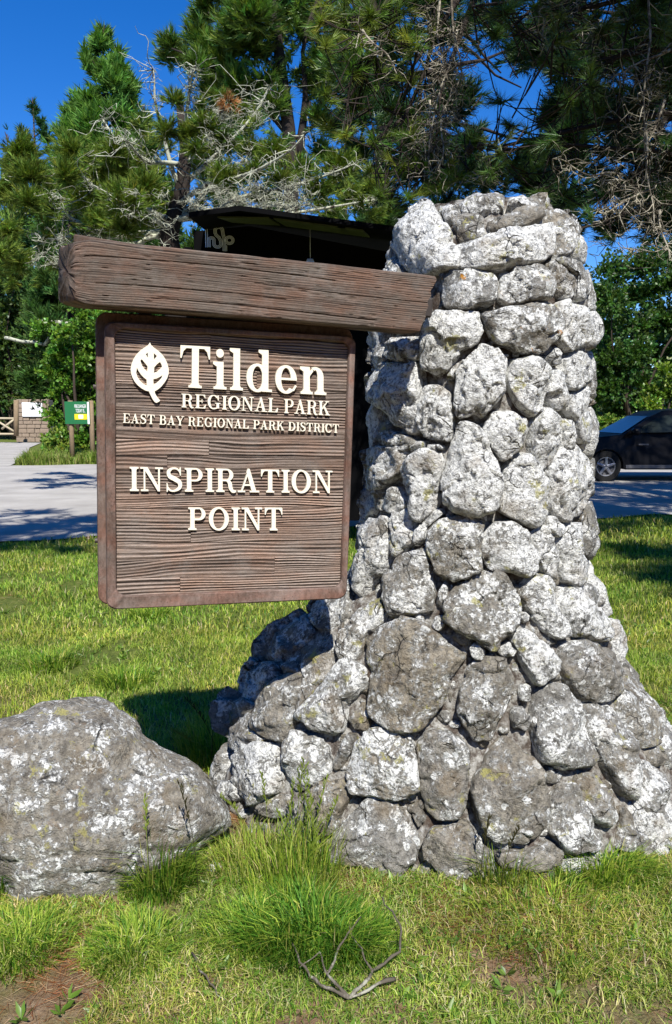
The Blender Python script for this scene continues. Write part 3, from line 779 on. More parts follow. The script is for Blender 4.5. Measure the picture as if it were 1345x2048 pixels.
# --- sign: local frame x right, y into the board, z up, origin = top left corner of the front
SW, SH = .7735, .862
MS = Matrix.Translation((-.6728, 2.30, 1.8226)) @ Rm(YAW, math.radians(1.2), math.radians(1.55)).to_4x4()
sign = thing('hanging_sign', 'brown sandblasted wooden park sign with raised cream lettering hanging under the beam', 'sign')
sign.matrix_world = MS; bpy.context.view_layer.update()
def slink(name, me, mat, smooth=False, sharp=None):
    o = bpy.data.objects.new(name, me); COL.objects.link(o)
    if not me.materials: me.materials.append(mat)
    if smooth:
        me.polygons.foreach_set('use_smooth', [True]*len(me.polygons))
        if sharp: me.set_sharp_from_angle(angle=math.radians(sharp))
    o.parent = sign; return o
def rrect(x0, z0, x1, z1, r, n=8):
    pts = []
    for cx, cz, a0 in ((x1-r, z1-r, 0), (x0+r, z1-r, 90), (x0+r, z0+r, 180), (x1-r, z0+r, 270)):
        for k in range(n+1):
            a = math.radians(a0+90*k/n); pts.append((cx+r*math.cos(a), cz+r*math.sin(a)))
    return pts
def densify(pts, step=.02):
    out = []
    for i in range(len(pts)):
        a = pts[i]; b = pts[(i+1) % len(pts)]; L = math.hypot(b[0]-a[0], b[1]-a[1]); n = max(1, int(L/step))
        for k in range(n): out.append((a[0]+(b[0]-a[0])*k/n, a[1]+(b[1]-a[1])*k/n))
    return out
# frame: one ring from equal-count loops
FI = (.030, -SH+.040, SW-.022, -.018)
outer = rrect(0, -SH, SW, 0, .030, 10); inner = rrect(*FI, .030, 10)
N_ = len(outer)
loops = []
def loop(base, inset, y):
    cx, cz = SW/2, -SH/2; out = []
    for (x, z_) in base:
        l = math.hypot(x-cx, z_-cz); out.append((x-(x-cx)/l*inset, y, z_-(z_-cz)/l*inset))
    return out
loops = [loop(outer, .004, .045), loop(outer, 0, .043), loop(outer, 0, .005), loop(outer, .005, 0), loop(inner, -.004, 0), loop(inner, 0, .003), loop(inner, 0, .020)]
# refine each loop uniformly for noise
def refine(lp, n=5):
    out = []
    for i in range(len(lp)):
        a = Vector(lp[i]); b = Vector(lp[(i+1) % len(lp)])
        for k in range(n): out.append(a.lerp(b, k/n))
    return out
loops = [refine(l) for l in loops]; n_ = len(loops[0]); fv_ = []; ff = []; gr = []
for l in loops:
    for p_ in l:
        q = p_+noise.noise_vector(p_*30)*.0014+noise.noise_vector(p_*110)*.0008; fv_.append(q); gr.append(.5+.4*noise.noise(Vector((p_.x*60, p_.z*60, p_.y*60))))
for i in range(len(loops)-1):
    for k in range(n_): ff.append((i*n_+k, (i+1)*n_+k, (i+1)*n_+(k+1) % n_, i*n_+(k+1) % n_))
me = mesh(fv_, ff)
a = me.attributes.new('grain', 'FLOAT', 'POINT'); a.data.foreach_set('value', gr)
a = me.attributes.new('tone', 'FLOAT', 'POINT'); a.data.foreach_set('value', [.45]*len(gr))
b = __import__('bmesh').new(); b.from_mesh(me); __import__('bmesh').ops.recalc_face_normals(b, faces=b.faces); b.to_mesh(me); b.free()
slink('frame', me, M['frame'], True, 40)
# backing board, a little larger to the left and above
def slab(outl, y0, y1, bev=.004):
    n = len(outl); cx = sum(p[0] for p in outl)/n; cz = sum(p[1] for p in outl)/n
    def lp(y, ins): return [(x-(x-cx)/math.hypot(x-cx, z-cz)*ins, y, z-(z-cz)/math.hypot(x-cx, z-cz)*ins) for x, z in outl]
    L = [lp(y0, bev), lp(y0+bev, 0), lp(y1-bev, 0), lp(y1, bev)]; vs = [v for l in L for v in l]; fs = [tuple(range(n))[::-1], tuple(3*n+k for k in range(n))]
    for i in range(3):
        for k in range(n): fs.append((i*n+k, (i+1)*n+k, (i+1)*n+(k+1) % n, i*n+(k+1) % n))
    me = mesh(vs, fs); b = __import__('bmesh').new(); b.from_mesh(me); __import__('bmesh').ops.recalc_face_normals(b, faces=b.faces); b.to_mesh(me); b.free(); return me
me = slab(rrect(-.024, -SH+.004, SW+.004, .030, .035, 8), .046, .100)
for nm, vv_ in (('grain', .5), ('tone', .35)):
    a = me.attributes.new(nm, 'FLOAT', 'POINT'); a.data.foreach_set('value', [vv_]*len(me.vertices))
slink('backing_board', me, M['frame'], True, 40)
# planks
x0, z0, x1, z1 = FI; rows = 15; rs = random.Random(3); edges = [z0]
for k in range(rows): edges.append(edges[-1]+(z1-z0)/rows)
for k in range(1, rows): edges[k] += rs.uniform(-.004, .004)
CR = .028
for k in range(rows):
    a0, a1 = edges[k]+.0004, edges[k+1]-.0004
    cuts = [x0+.0006]
    if rs.random() < .75: cuts.append(rs.uniform(x0+.12, x1-.12))
    if rs.random() < .25: cuts.append(min(x1-.08, cuts[-1]+rs.uniform(.2, .3)))
    cuts.append(x1-.0006); cuts.sort()
    for c in range(len(cuts)-1):
        tone = rs.uniform(.3, .75)+(.12 if k in (4, 8) else 0)
        lf = .0 if (k in (6, 9)) else rs.uniform(-.002, .001)
        me = grid_board(cuts[c]+.0004, cuts[c+1]-.0004, a0, a1, int((cuts[c+1]-cuts[c])/.008)+2, int((a1-a0)/.0014)+2, -.0135-lf,   .0036, rs.randint(1, 999), tone, fv=rs.choice([150, 190, 230]))
        slink('plank', me, M['plank'], True, 70)
# --- lettering
def s_loc(px, py, y=0):
    """photo point -> sign's local x,z on the plane local y"""
    Mi = MS.inverted(); o = Mi @ Vector((0, 0, CAMH)); d = (Mi.to_3x3() @ ray(px, py)); t_ = (y-o.y)/d.y; p_ = o+d*t_
    return p_.x, p_.z
TK, TN, SF = .185, .075, .062
def rect(a, b, c, d): return [(a, b), (c, b), (c, d), (a, d)]
def arcs(cx, cy, rx, ry, ix, iy, a0, a1, n=14, icx=None, icy=None):
    icx = cx if icx is None else icx; icy = cy if icy is None else icy; out = []
    for k in range(n):
        t0 = math.radians(a0+(a1-a0)*k/n); t1 = math.radians(a0+(a1-a0)*(k+1)/n)
        out.append([(cx+rx*math.cos(t0), cy+ry*math.sin(t0)), (cx+rx*math.cos(t1), cy+ry*math.sin(t1)), (icx+ix*math.cos(t1), icy+iy*math.sin(t1)), (icx+ix*math.cos(t0), icy+iy*math.sin(t0))])
    return out
def stem(x, w=TK, y0=0, y1=1, b=1, t=1, ov=.085):
    o = [rect(x, y0, x+w, y1)]
    if b: o += [rect(x-ov, y0, x+w+ov, y0+SF), [(x-.035, y0+SF), (x, y0+SF), (x, y0+SF+.05)], [(x+w, y0+SF), (x+w+.035, y0+SF), (x+w, y0+SF+.05)]]
    if t: o += [rect(x-ov, y1-SF, x+w+ov, y1), [(x-.035, y1-SF), (x, y1-SF-.05), (x, y1-SF)], [(x+w, y1-SF), (x+w, y1-SF-.05), (x+w+.035, y1-SF)]]
    return o
def sstroke(pts, ws, n=6):
    """variable-width stroke through points (Catmull-Rom)"""
    P = []; W = []
    m_ = len(pts)
    for i in range(m_-1):
        p0 = pts[max(0, i-1)]; p1 = pts[i]; p2 = pts[i+1]; p3 = pts[min(m_-1, i+2)]
        for k in range(n):
            t_ = k/n; q = []
            for j in (0, 1): q.append(.5*((2*p1[j])+(-p0[j]+p2[j])*t_+(2*p0[j]-5*p1[j]+4*p2[j]-p3[j])*t_*t_+(-p0[j]+3*p1[j]-3*p2[j]+p3[j])*t_**3))
            P.append(q); W.append(ws[i]*(1-t_)+ws[i+1]*t_)
    P.append(pts[-1]); W.append(ws[-1]); out = []; L = []; Rr = []
    for i in range(len(P)):
        a = P[max(0, i-1)]; b = P[min(len(P)-1, i+1)]; dx, dy = b[0]-a[0], b[1]-a[1]; l = math.hypot(dx, dy) or 1
        L.append((P[i][0]-dy/l*W[i]/2, P[i][1]+dx/l*W[i]/2)); Rr.append((P[i][0]+dy/l*W[i]/2, P[i][1]-dx/l*W[i]/2))
    for i in range(len(P)-1): out.append([L[i], L[i+1], Rr[i+1], Rr[i]])
    return out
def disc(cx, cy, r, n=14): return [[(cx+r*math.cos(2*math.pi*k/n), cy+r*math.sin(2*math.pi*k/n)) for k in range(n)]]
def G(ch):
    """glyph: list of convex pieces, advance; cap height 1"""
    if ch == 'T': return stem(.33, t=0)+[rect(.02, 1-SF, .82, 1), [(.02, 1-SF), (.02, .70), (.055, .70), (.10, .86), (.18, 1-SF)], [(.82, 1-SF), (.66, 1-SF), (.74, .86), (.785, .70), (.82, .70)]], .86
    if ch == 'I': return stem(.11), .40
    if ch == 'E': return stem(.11)+[rect(.11, 0, .74, SF), rect(.11, 1-SF, .72, 1), rect(.2, .49, .52, .49+SF), rect(.49, .38, .53, .66), [(.74, 0), (.78, .28), (.745, .28), (.62, SF)], [(.72, 1), (.60, 1-SF), (.71, .74), (.745, .74)]], .83
    if ch == 'L': return stem(.11)+[rect(.11, 0, .72, SF), [(.72, 0), (.77, .32), (.73, .32), (.58, SF)]], .80
    if ch == 'P': return stem(.11)+[rect(.2, 1-SF, .48, 1), rect(.2, .44, .48, .44+SF)]+arcs(.48, .72, .29, .28, .12, .225, -90, 90), .82
    if ch == 'R': return stem(.11)+[rect(.2, 1-SF, .48, 1), rect(.2, .47, .50, .47+SF)]+arcs(.48, .735, .28, .265, .11, .205, -90, 90)+sstroke([(.48, .50), (.60, .40), (.64, .18), (.74, .03), (.88, .04)], [.08, .17, .17, .13, .05]), .92
    if ch == 'B': return stem(.11)+[rect(.2, 1-SF, .46, 1), rect(.2, .485, .5, .485+SF), rect(.2, 0, .5, SF)]+arcs(.46, .745, .27, .255, .10, .195, -90, 90)+arcs(.5, .272, .30, .272, .12, .212, -90, 90), .86
    if ch == 'D': return stem(.11)+[rect(.2, 1-SF, .45, 1), rect(.2, 0, .45, SF)]+arcs(.45, .5, .43, .5, .24, .44, -90, 90, 20), .94
    if ch == 'O': return arcs(.46, .5, .44, .52, .25, .45, 0, 360, 36), .93
    if ch == 'C': return arcs(.46, .5, .43, .52, .24, .45, 42, 312, 28)+[[(.78, .62), (.82, .62), (.82, 1.0), (.78, 1.0), (.70, .84)], [(.74, .12), (.80, .16), (.86, .30), (.82, .31)]], .90
    if ch == 'G': return arcs(.46, .5, .43, .52, .24, .45, 42, 300, 28)+[rect(.66, .06, .85, .44), rect(.56, .40, .95, .46), [(.78, .62), (.82, .62), (.82, 1.0), (.78, 1.0), (.70, .84)], [(.60, .03), (.70, .03), (.70, .16), (.62, .07)]], .99
    if ch == 'A': return [[(.10, 0), (.17, 0), (.47, .90), (.44, 1.0)], [(.60, 0), (.80, 0), (.50, 1.02), (.42, 1.02), (.36, .86)], rect(.22, .28, .66, .28+SF), rect(-.02, 0, .30, SF), rect(.50, 0, .92, SF)], .93
    if ch == 'N': return [rect(.13, 0, .20, 1), rect(.72, 0, .79, 1), [(.05, 1), (.27, 1), (.79, 0), (.72, 0), (.13, .96)], [(.13, 1), (.30, 1), (.79, .10), (.79, 0), (.70, 0)], rect(.02, 0, .32, SF), rect(.60, 1-SF, .92, 1), rect(.0, 1-SF, .24, 1)], .95
    if ch == 'S': return sstroke([(.63, .80), (.50, .955), (.30, .965), (.15, .83), (.20, .64), (.42, .52), (.60, .38), (.60, .17), (.42, .035), (.22, .04), (.10, .20)], [.05, .07, .075, .14, .18, .20, .18, .14, .07, .07, .05])+[[(.61, .68), (.655, .68), (.655, 1.02), (.62, 1.02), (.58, .90)], [(.06, -.02), (.095, -.02), (.15, .10), (.10, .34), (.06, .34)]], .74
    if ch == 'K': return stem(.11)+[[(.28, .42), (.36, .42), (.76, .96), (.68, .96)], [(.40, .60), (.52, .66), (.88, .04), (.68, .04)], rect(.56, 1-SF, .88, 1), rect(.56, 0, .96, SF)], .97
    if ch == 'Y': return stem(.36, y1=.5, t=0)+[[(.06, .97), (.25, .97), (.545, .42), (.37, .42)], [(.72, .97), (.79, .97), (.545, .44), (.46, .44)], rect(-.03, 1-SF, .35, 1), rect(.60, 1-SF, .92, 1)], .89
    if ch == 'Q': return G('O')
    X = .66
    if ch == 'i': return stem(.11, y1=X, t=0)+[rect(.01, X-SF, .2, X), [(.01, X-SF), (.11, X-.12), (.11, X-SF)]]+disc(.195, .86, .105), .42
    if ch == 'l': return stem(.11, y1=1, t=0)+[rect(.01, 1-SF, .2, 1), [(.01, 1-SF), (.11, 1-.12), (.11, 1-SF)]], .42
    if ch == 'd': return arcs(.33, .325, .31, .345, .14, .28, 0, 360, 30)+[rect(.46, 0, .64, 1), rect(.36, 1-SF, .5, 1), [(.36, 1-SF), (.46, 1-.12), (.46, 1-SF)], rect(.6, 0, .74, SF)], .78
    if ch == 'e': return arcs(.33, .325, .31, .345, .14, .28, 0, 315, 28)+[rect(.12, .31, .64, .31+.055), [(.50, .05), (.56, .06), (.64, .18), (.60, .20)], rect(.49, .34, .64, .37)], .69
    if ch == 'n': return stem(.11, y1=X, t=0)+[rect(.01, X-SF, .2, X), [(.01, X-SF), (.11, X-.12), (.11, X-SF)]]+stem(.52, w=.18, y1=.44, t=0)+arcs(.46, .43, .24, .235, .06, .16, 0, 120, 12)+[[(.28, .42), (.28, .52), (.36, .62), (.40, .56)]], .84
    return [], .38
def union_mesh(pieces, fn, thick, y):
    """union of the convex pieces, extruded; fn maps glyph coords to sign's local x,z"""
    vs = []; fs = []
    for pc in pieces:
        A = sum(pc[i][0]*pc[(i+1) % len(pc)][1]-pc[(i+1) % len(pc)][0]*pc[i][1] for i in range(len(pc)))
        if abs(A) < 1e-7: continue
        if A < 0: pc = pc[::-1]
        b = len(vs); vs += [Vector(p_) for p_ in pc]; fs.append(list(range(b, b+len(pc))))
    v2, e2, f2, _ov, _oe, of = delaunay_2d_cdt(vs, [], fs, 1, 1e-5)
    f2 = [f for f, o_ in zip(f2, of) if len(o_)]
    return extrude2d([tuple(v) for v in v2], [tuple(f) for f in f2], fn, thick, y)
def extrude2d(v2, f2, fn, thick, y):
    n = len(v2); P = [fn(*v) for v in v2]; cnt = {}
    for f in f2:
        for i in range(len(f)):
            a, b = f[i], f[(i+1) % len(f)]; cnt[(a, b)] = cnt.get((a, b), 0)+1
    bd = [(a, b) for (a, b) in cnt if (b, a) not in cnt]
    verts = [(p_[0], y-thick, p_[1]) for p_ in P]+[(p_[0], y, p_[1]) for p_ in P]
    faces = [tuple(f) for f in f2]+[(b, a, a+n, b+n) for a, b in bd]
    me = mesh(verts, faces); bmn = __import__('bmesh').new(); bmn.from_mesh(me)
    __import__('bmesh').ops.recalc_face_normals(bmn, faces=bmn.faces)
    fr = [f for f in bmn.faces if abs(f.normal.y) > .9]
    if fr and sum(f.normal.y for f in fr) > 0: __import__('bmesh').ops.reverse_faces(bmn, faces=bmn.faces)
    bmn.to_mesh(me); bmn.free(); return me
def text_line(txt, BL, BR, TL, TR, thick, yb, track=0.0, space=.38):
    adv = []; x = 0; items = []
    for i, ch in enumerate(txt):
        if ch == ' ': x += space; continue
        pcs, a = G(ch); items.append((x, pcs)); x += a+track
    tot = x-track
    bl, br, tl, tr = [s_loc(*q, y=yb-thick) for q in (BL, BR, TL, TR)]
    for x, pcs in items:
        def fn(u, v, x=x):
            s_ = (x+u)/tot; return tuple((bl[i]*(1-s_)+br[i]*s_)*(1-v)+(tl[i]*(1-s_)+tr[i]*s_)*v for i in (0, 1))
        slink('letter', union_mesh(pcs, fn, thick, yb), M['letter'])
YB = .016
text_line('Tilden', (359, 774), (657, 790.5), (360, 690), (657, 707.5), .014, YB, .035)
text_line('REGIONAL', (363, 814.5), (557.5, 825), (363, 787), (558, 797), .012, YB, .05)
text_line('PARK', (568.5, 826), (661, 831), (568.5, 798), (661, 803), .012, YB, .04)
text_line('EAST BAY REGIONAL PARK DISTRICT', (246, 845.5), (679, 866), (246.5, 826.5), (679, 849), .012, YB, .07, .42)
text_line('INSPIRATION', (259, 982), (667, 986.5), (258.5, 934), (667, 942), .012, YB, .05)
text_line('POINT', (376, 1060), (567, 1061), (376, 1015.5), (567, 1016), .012, YB, .07)
def L4(*p): return [(230+x/11.2083, 670+y/11.2083) for x, y in p]
lo = L4((790,165),(815,225),(870,275),(960,340),(1060,430),(1130,530),(1180,640),(1210,760),(1210,860),(1180,960),(1120,1060),(1040,1160),(960,1225),(895,1262),(905,1310),(945,1380),(1015,1465),(1000,1490),(935,1523),(900,1505),(850,1440),(800,1340),(765,1262),(690,1245),(600,1195),(520,1130),(450,1050),(400,960),(370,870),(355,770),(375,660),(420,540),(490,430),(580,340),(680,270),(750,225))
holes = [L4((740,395),(745,510),(695,430)), L4((875,405),(945,470),(880,560)), L4((605,540),(655,600),(735,700),(730,820),(665,760),(610,680),(575,575)),
 L4((1015,605),(1045,650),(1062,710),(1020,760),(950,820),(880,850),(885,725),(950,650)), L4((497,730),(530,800),(590,890),(650,950),(715,1000),(718,1130),(650,1100),(570,1030),(510,940),(482,850)),
 L4((1070,900),(1050,960),(990,1030),(930,1080),(870,1110),(865,990),(940,975),(1010,940))]
loops2 = [[Vector((*s_loc(x, y, YB-.014), 0)) for x, y in lp] for lp in [lo]+holes]
tri = tessellate_polygon(loops2); flat = [v for lp in loops2 for v in lp]
slink('leaf_emblem', extrude2d([(v.x, v.y) for v in flat], [tuple(t_) for t_ in tri], lambda u, v: (u, v), .014, YB), M['letter'])
# hanger straps + bolts
for hx in (.12, .62):
    mb = MB(); mb.box((hx-.02, .070, -.05), (hx+.02, .078, .075)); mb.tube([(hx, .066, .05), (hx, .082, .05)], .008, 8)
    me = mesh(mb.v, mb.f); slink('hanger_strap', me, M['iron'])
for sz_ in (-.19, -.66):
    mb = MB(); mb.tube([(-.032, .075, sz_), (-.022, .075, sz_)], .008, 8); slink('bolt', mesh(mb.v, mb.f), M['iron'])

# --- beam
MBm = Matrix.Translation((-.712, 2.205, 2.0355)) @ Rm(math.radians(17.4), math.radians(2.0), math.radians(2.3)).to_4x4()
beam = thing('sign_beam', 'weathered reddish brown timber beam jutting out of the stone pillar', 'beam'); beam.matrix_world = MBm; bpy.context.view_layer.update()
BL_, BH, BT = 1.082, .178, .14
sec = []                                 # section, y (depth) z, front side dense
cr_ = .010
for k in range(84): sec.append((0, -BH+cr_+(BH-2*cr_)*k/83))
for k in range(1, 6): a = math.radians(180-90*k/6); sec.append((cr_+cr_*math.cos(a), -cr_+cr_*math.sin(a)))
for k in range(20): sec.append((cr_+(BT-2*cr_)*k/19, 0))
for k in range(12): sec.append((BT, -cr_-(BH-2*cr_)*k/11))
for k in range(20): sec.append((BT-cr_-(BT-2*cr_)*k/19, -BH))
for k in range(1, 6): a = math.radians(270-90*k/6); sec.append((cr_+cr_*math.cos(a), -BH+cr_+cr_*math.sin(a)))
sec = np.array(sec); ns = len(sec); nl = 230; us = np.linspace(0, BL_, nl); U, K = np.meshgrid(us, np.arange(ns), indexing='ij')
Yv = sec[K, 0]; Zv = sec[K, 1]
vv_ = np.where(K < 90, Zv, Zv+Yv*1.0)
Gr = grainfn(U*.6, vv_, 77, fv=300)
rel = .0010*(Gr-.5)
# long checks (splits) along the grain
for (vz, a0, a1, wd) in ((-.045, .02, .75, .0016), (-.118, .05, .60, .0014), (-.082, .5, 1.1, .0011), (-.15, .2, .9, .0013)):
    line = vz+.004*np.sin(U*5)+.003*(vn(U*9, U*0, 5)-.5)
    rel -= np.where((U > a0) & (U < a1), .0045*np.exp(-((Zv-line)/wd)**2)*(K < 84), 0)
pit = np.clip(vn(U*26, Zv*160, 31)-.80, 0, 1)*.02; rel -= pit
ny_ = np.where(K < 84, -1., 0.); nz_ = np.where((K >= 84) & (K < 110), 1., np.where(K >= 122, -1., 0.))
ero = np.clip(1-U/.05, 0, 1)**2
cyv, czv = BT/2, -BH/2
Yv = Yv+ny_*rel+(cyv-Yv)*ero*.10*(1+vn(K*.35, U*40, 8)); Zv = Zv+nz_*rel+(czv-Zv)*ero*.08*(1+vn(K*.3, U*30, 18))
Zv = Zv+.0015*np.sin(U*4.2)*np.ones_like(Zv)+np.where(Zv > -.02, (vn(U*11, 0*U, 3)-.5)*.0025, 0)
Ue = U-np.clip(1-U/.22, 0, 1)**1.5*.40*Yv+np.clip(U/BL_, 0, 1)**8*(.045*Zv/BH*1.0+.010*(vn(Zv*60, Yv*60, 2)-.5))
Vb = np.stack([Ue, Yv, Zv], -1).reshape(-1, 3); ixb = np.arange(nl*ns).reshape(nl, ns); nxt = np.roll(ixb, -1, axis=1)
Fb = np.stack([ixb[:-1], ixb[1:], nxt[1:], nxt[:-1]], -1).reshape(-1, 4)
# ragged end: rings inward
Vlist = [Vb]; Flist = [Fb]; prev = ixb[0]; base_n = len(Vb); gl = [Gr.ravel()]
for s_ in (.75, .45, .18):
    y_ = Vb[ixb[0], 1]; z_ = Vb[ixb[0], 2]; cy_, cz_ = y_.mean(), z_.mean()
    nv_ = np.stack([-.40*(cy_+(y_-cy_)*s_)-.010+.016*vn(y_*s_*160, z_*s_*160, 4)-.01*(1-s_), cy_+(y_-cy_)*s_, cz_+(z_-cz_)*s_], -1)
    idn = base_n+np.arange(ns); base_n += ns; Vlist.append(nv_); gl.append(vn(np.arange(ns)*.6, np.full(ns, s_*9), 3)*.7)
    Flist.append(np.stack([prev, np.roll(prev, -1), np.roll(idn, -1), idn], -1)); prev = idn
Vlist.append(np.array([[-.012-.4*cyv, cyv, czv]])); gl.append(np.array([.3]))
Flist.append(np.stack([prev, np.roll(prev, -1), np.full(ns, base_n), np.full(ns, base_n)], -1)[:, :4])
VV = np.concatenate(Vlist); FF = np.concatenate(Flist[:-1]); me = npmesh(VV, FF, None, {'grain': np.concatenate(gl), 'tone': np.where(np.arange(sum(len(q) for q in gl)) < nl*ns, .58, .15)})
b = __import__('bmesh').new(); b.from_mesh(me); __import__('bmesh').ops.recalc_face_normals(b, faces=b.faces)
__import__('bmesh').ops.holes_fill(b, edges=[e for e in b.edges if e.is_boundary], sides=0); b.to_mesh(me); b.free()
me.materials.append(M['beam']); me.polygons.foreach_set('use_smooth', [True]*len(me.polygons)); me.set_sharp_from_angle(angle=math.radians(60))
o = bpy.data.objects.new('timber', me); COL.objects.link(o); o.parent = beam
mb = MB(); mb.box((.94, .100, -.12), (1.12, .135, -.06), bev=.004)
me = mesh(mb.v, mb.f); me.materials.append(M['iron']); o = bpy.data.objects.new('tenon', me); COL.objects.link(o); o.parent = beam
# split capping strip on the rear top edge
mb = MB(); mb.box((-.01, .10, .002), (.30, .16, .026), bev=.004)
me = mesh([(v[0], v[1], v[2]-(.018*max(0, v[0]-.05)/.25)) for v in mb.v], mb.f)
for nm, vv2 in (('grain', .4), ('tone', .5)):
    a = me.attributes.new(nm, 'FLOAT', 'POINT'); a.data.foreach_set('value', [vv2]*len(me.vertices))
me.materials.append(M['beam']); o = bpy.data.objects.new('cap_strip', me); COL.objects.link(o); o.parent = beam

#@@BACKGROUND
# ================================================================== GRASS
def tint_rows(n, cols, wts, var=.18):
    cols = np.array(cols); c = cols[RNG.choice(len(cols), n, p=np.array(wts)/sum(wts))]
    return np.clip(c*(1+var*RNG.normal(size=(n, 1))), .005, .9)
def grass_rows(P, H, W, lean, C, D=None, curl=.5):
    """five-point curved blade: 3 triangles"""
    n = len(P); a = RNG.uniform(0, 2*np.pi, n)
    dirn = np.stack([np.cos(a), np.sin(a), np.zeros(n)], 1) if D is None else unit(D+.6*np.stack([np.cos(a), np.sin(a), np.zeros(n)], 1))
    s = np.stack([-dirn[:, 1], dirn[:, 0], np.zeros(n)], 1); b = RNG.uniform(-1, 1, (n, 1)); s = unit(s+dirn*b)
    H = H[:, None]; W = (W*np.ones(n))[:, None]; L = (lean*RNG.uniform(.1, 1, n))[:, None]; z = np.array([[0, 0, 1.]])
    m1 = P+z*H*.55+dirn*H*L*.35; tip = P+z*H*(1-.35*L)+dirn*H*L*1.1
    V = np.stack([P-s*W*.5, P+s*W*.5, m1-s*W*.42, m1+s*W*.42, tip], 1).reshape(-1, 3)
    i = (np.arange(n)*5)[:, None]; Fc = np.concatenate([i+np.array([[0, 1, 3]]), i+np.array([[0, 3, 2]]), i+np.array([[2, 3, 4]])])
    return V, Fc, np.repeat(C, 5, 0)
def in_obstacle(x, y):
    dx = x-AX; dy = y-AY; r = np.sqrt((dx/np.where(dx > 0, 1.04, 1.06))**2+(dy/.64)**2)
    bo = ((x+.86)/.60)**2+((y-2.86)/.36)**2
    return (r < 1) | (bo < 1)
GCOL = [(.22, .32, .035), (.33, .40, .055), (.085, .20, .020), (.44, .42, .11), (.55, .47, .22)]
lawn = Foliage()
BARE = ((140, 1880, .13, -.25), (170, 1975, .12, -.2), (50, 2010, .10, -.15), (1000, 1950, .45, .16), (1250, 1900, .30, .12), (935, 1850, .05, -.15), (1135, 1840, .06, -.12), (20, 1220, .35, -.2), (480, 1660, .06, -.3), (740, 1805, .05, -.22), (880, 1800, .05, -.2), (1100, 1775, .06, -.2), (1290, 1735, .06, -.2))
def scatter(n, x0, x1, y0, y1, hmin, hmax, w, lean, wts, patch=0.0, cover=None):
    y = RNG.uniform(y0, y1, n); x = RNG.uniform(x0, x1, n)
    vis = (np.abs(x) < .50*y+.35) & (y < road_near(x)-.15+.2*vn(x*6, y*6, 2))
    k = ~in_obstacle(x, y) & vis
    den = fbm(x*2.1+3, y*2.1, 41, 4)+.35*(fbm(x*9, y*9, 47, 2)-.5)
    for qx, qy, qr, qa in BARE: c_ = gnd(qx, qy); den = den+qa*np.exp(-((x-c_.x)**2+((y-c_.y)*1.0)**2)/qr**2)
    if patch: k &= (den+RNG.normal(size=n)*.05 > patch)
    x, y, den = x[k], y[k], den[k]; n = len(x)
    P = np.stack([x, y, ground_z(x, y)-.003], 1)
    H = RNG.uniform(hmin, hmax, n)*(.55+.9*fbm(x*3.3, y*3.3, 12, 3))
    hue = fbm(x*1.7, y*1.7, 77, 4)[:, None]; C_ = tint_rows(n, GCOL, wts)*(.75+.5*fbm(x*1.3, y*1.3, 90, 3))[:, None]
    C_[:, :1] *= .55+.95*hue; C_[:, 1:2] *= .9+.2*hue; C_[:, 2:] *= .7+.9*hue*RNG.uniform(.3, 1.6, (n, 1))
    lawn.add(grass_rows(P, H, w, lean, C_))
scatter(130000, -1.9, 1.9, 1.55, 3.1, .018, .050, .0030, 1.5, [3, 3.5, 2.2, 2.8, 1.8], .39)
scatter(60000, -1.9, 1.9, 1.55, 3.1, .008, .022, .0030, 2.2, [2, 2, 1, 3, 3], .36)
scatter(110000, -3.1, 3.1, 3.0, 5.4, .022, .058, .0042, 1.1, [4, 5, 1.5, 2, .7], .33)
scatter(90000, -6, 6, 5.2, 9.0, .030, .075, .0075, 1.0, [4, 5, 2, 1.6, .6], .30)
scatter(50000, -8, 8, 8.6, 13, .035, .09, .013, .9, [4, 5, 2, 1.4, .5], .25)
tag(lawn.build('grass', M['grass']), kind='stuff')
def clump(name, label, c, r, n, h, w, lean, wts, out=.5, cat='grass tuft', group=None, flat=1.0):
    f = Foliage(); c = np.array(c, float); rr = np.sqrt(RNG.uniform(0, 1, n))*r; a = RNG.uniform(0, 2*np.pi, n)
    P = np.stack([c[0]+rr*np.cos(a), c[1]+rr*np.sin(a)*flat, np.zeros(n)], 1); P[:, 2] = ground_z(P[:, 0], P[:, 1])-.004
    D = np.stack([np.cos(a)*rr/r, np.sin(a)*rr/r, 0*a], 1)*out*2
    H = h*RNG.uniform(.3, 1.15, n)*(1-.5*(rr/r)**2)*(.55+.9*vn(P[:, 0]*16, P[:, 1]*16, 6))
    f.add(grass_rows(P, H, w, lean, tint_rows(n, GCOL, wts), D)); o = f.build(name, M['grass'])
    return tag(o, label, cat, group)
clump('grass_tuft', 'dense dark green grass tuft in front of the pillar foot', gnd(615, 1885), .20, 3000, .135, .0036, 1.0, [2, .8, 6, .2, .05], .7, flat=.8)
clump('grass_tuft', 'dark green grass tuft right of the densest tuft', gnd(700, 1900), .13, 1100, .10, .0034, 1.2, [3, 1.5, 5, .3, .1], .8)
clump('grass_tuft', 'bright grass tuft left of the densest tuft', gnd(500, 1880), .14, 1200, .09, .0034, 1.2, [4, 3, 3, .4, .1], .8)
clump('grass_tuft', 'bright green grass tuft against the front right of the boulder', gnd(320, 1775), .12, 1500, .17, .0034, .9, [4, 2, 4, .4, .2], .8)
clump('grass_tuft', 'dark grass tuft at the left edge beside the boulder', gnd(-18, 1775), .13, 1500, .27, .0036, .8, [2, 1, 6, .3, .1], .7)
clump('grass_tuft', 'low grass tuft at the lower left corner of the lawn', gnd(45, 1905), .15, 1500, .085, .0034, 1.2, [4, 3, 3, .6, .2], .8)
clump('grass_tuft', 'grass tuft beside the bare soil below the boulder', gnd(270, 1905), .14, 1300, .09, .0034, 1.2, [4, 3, 3, .6, .2], .8)
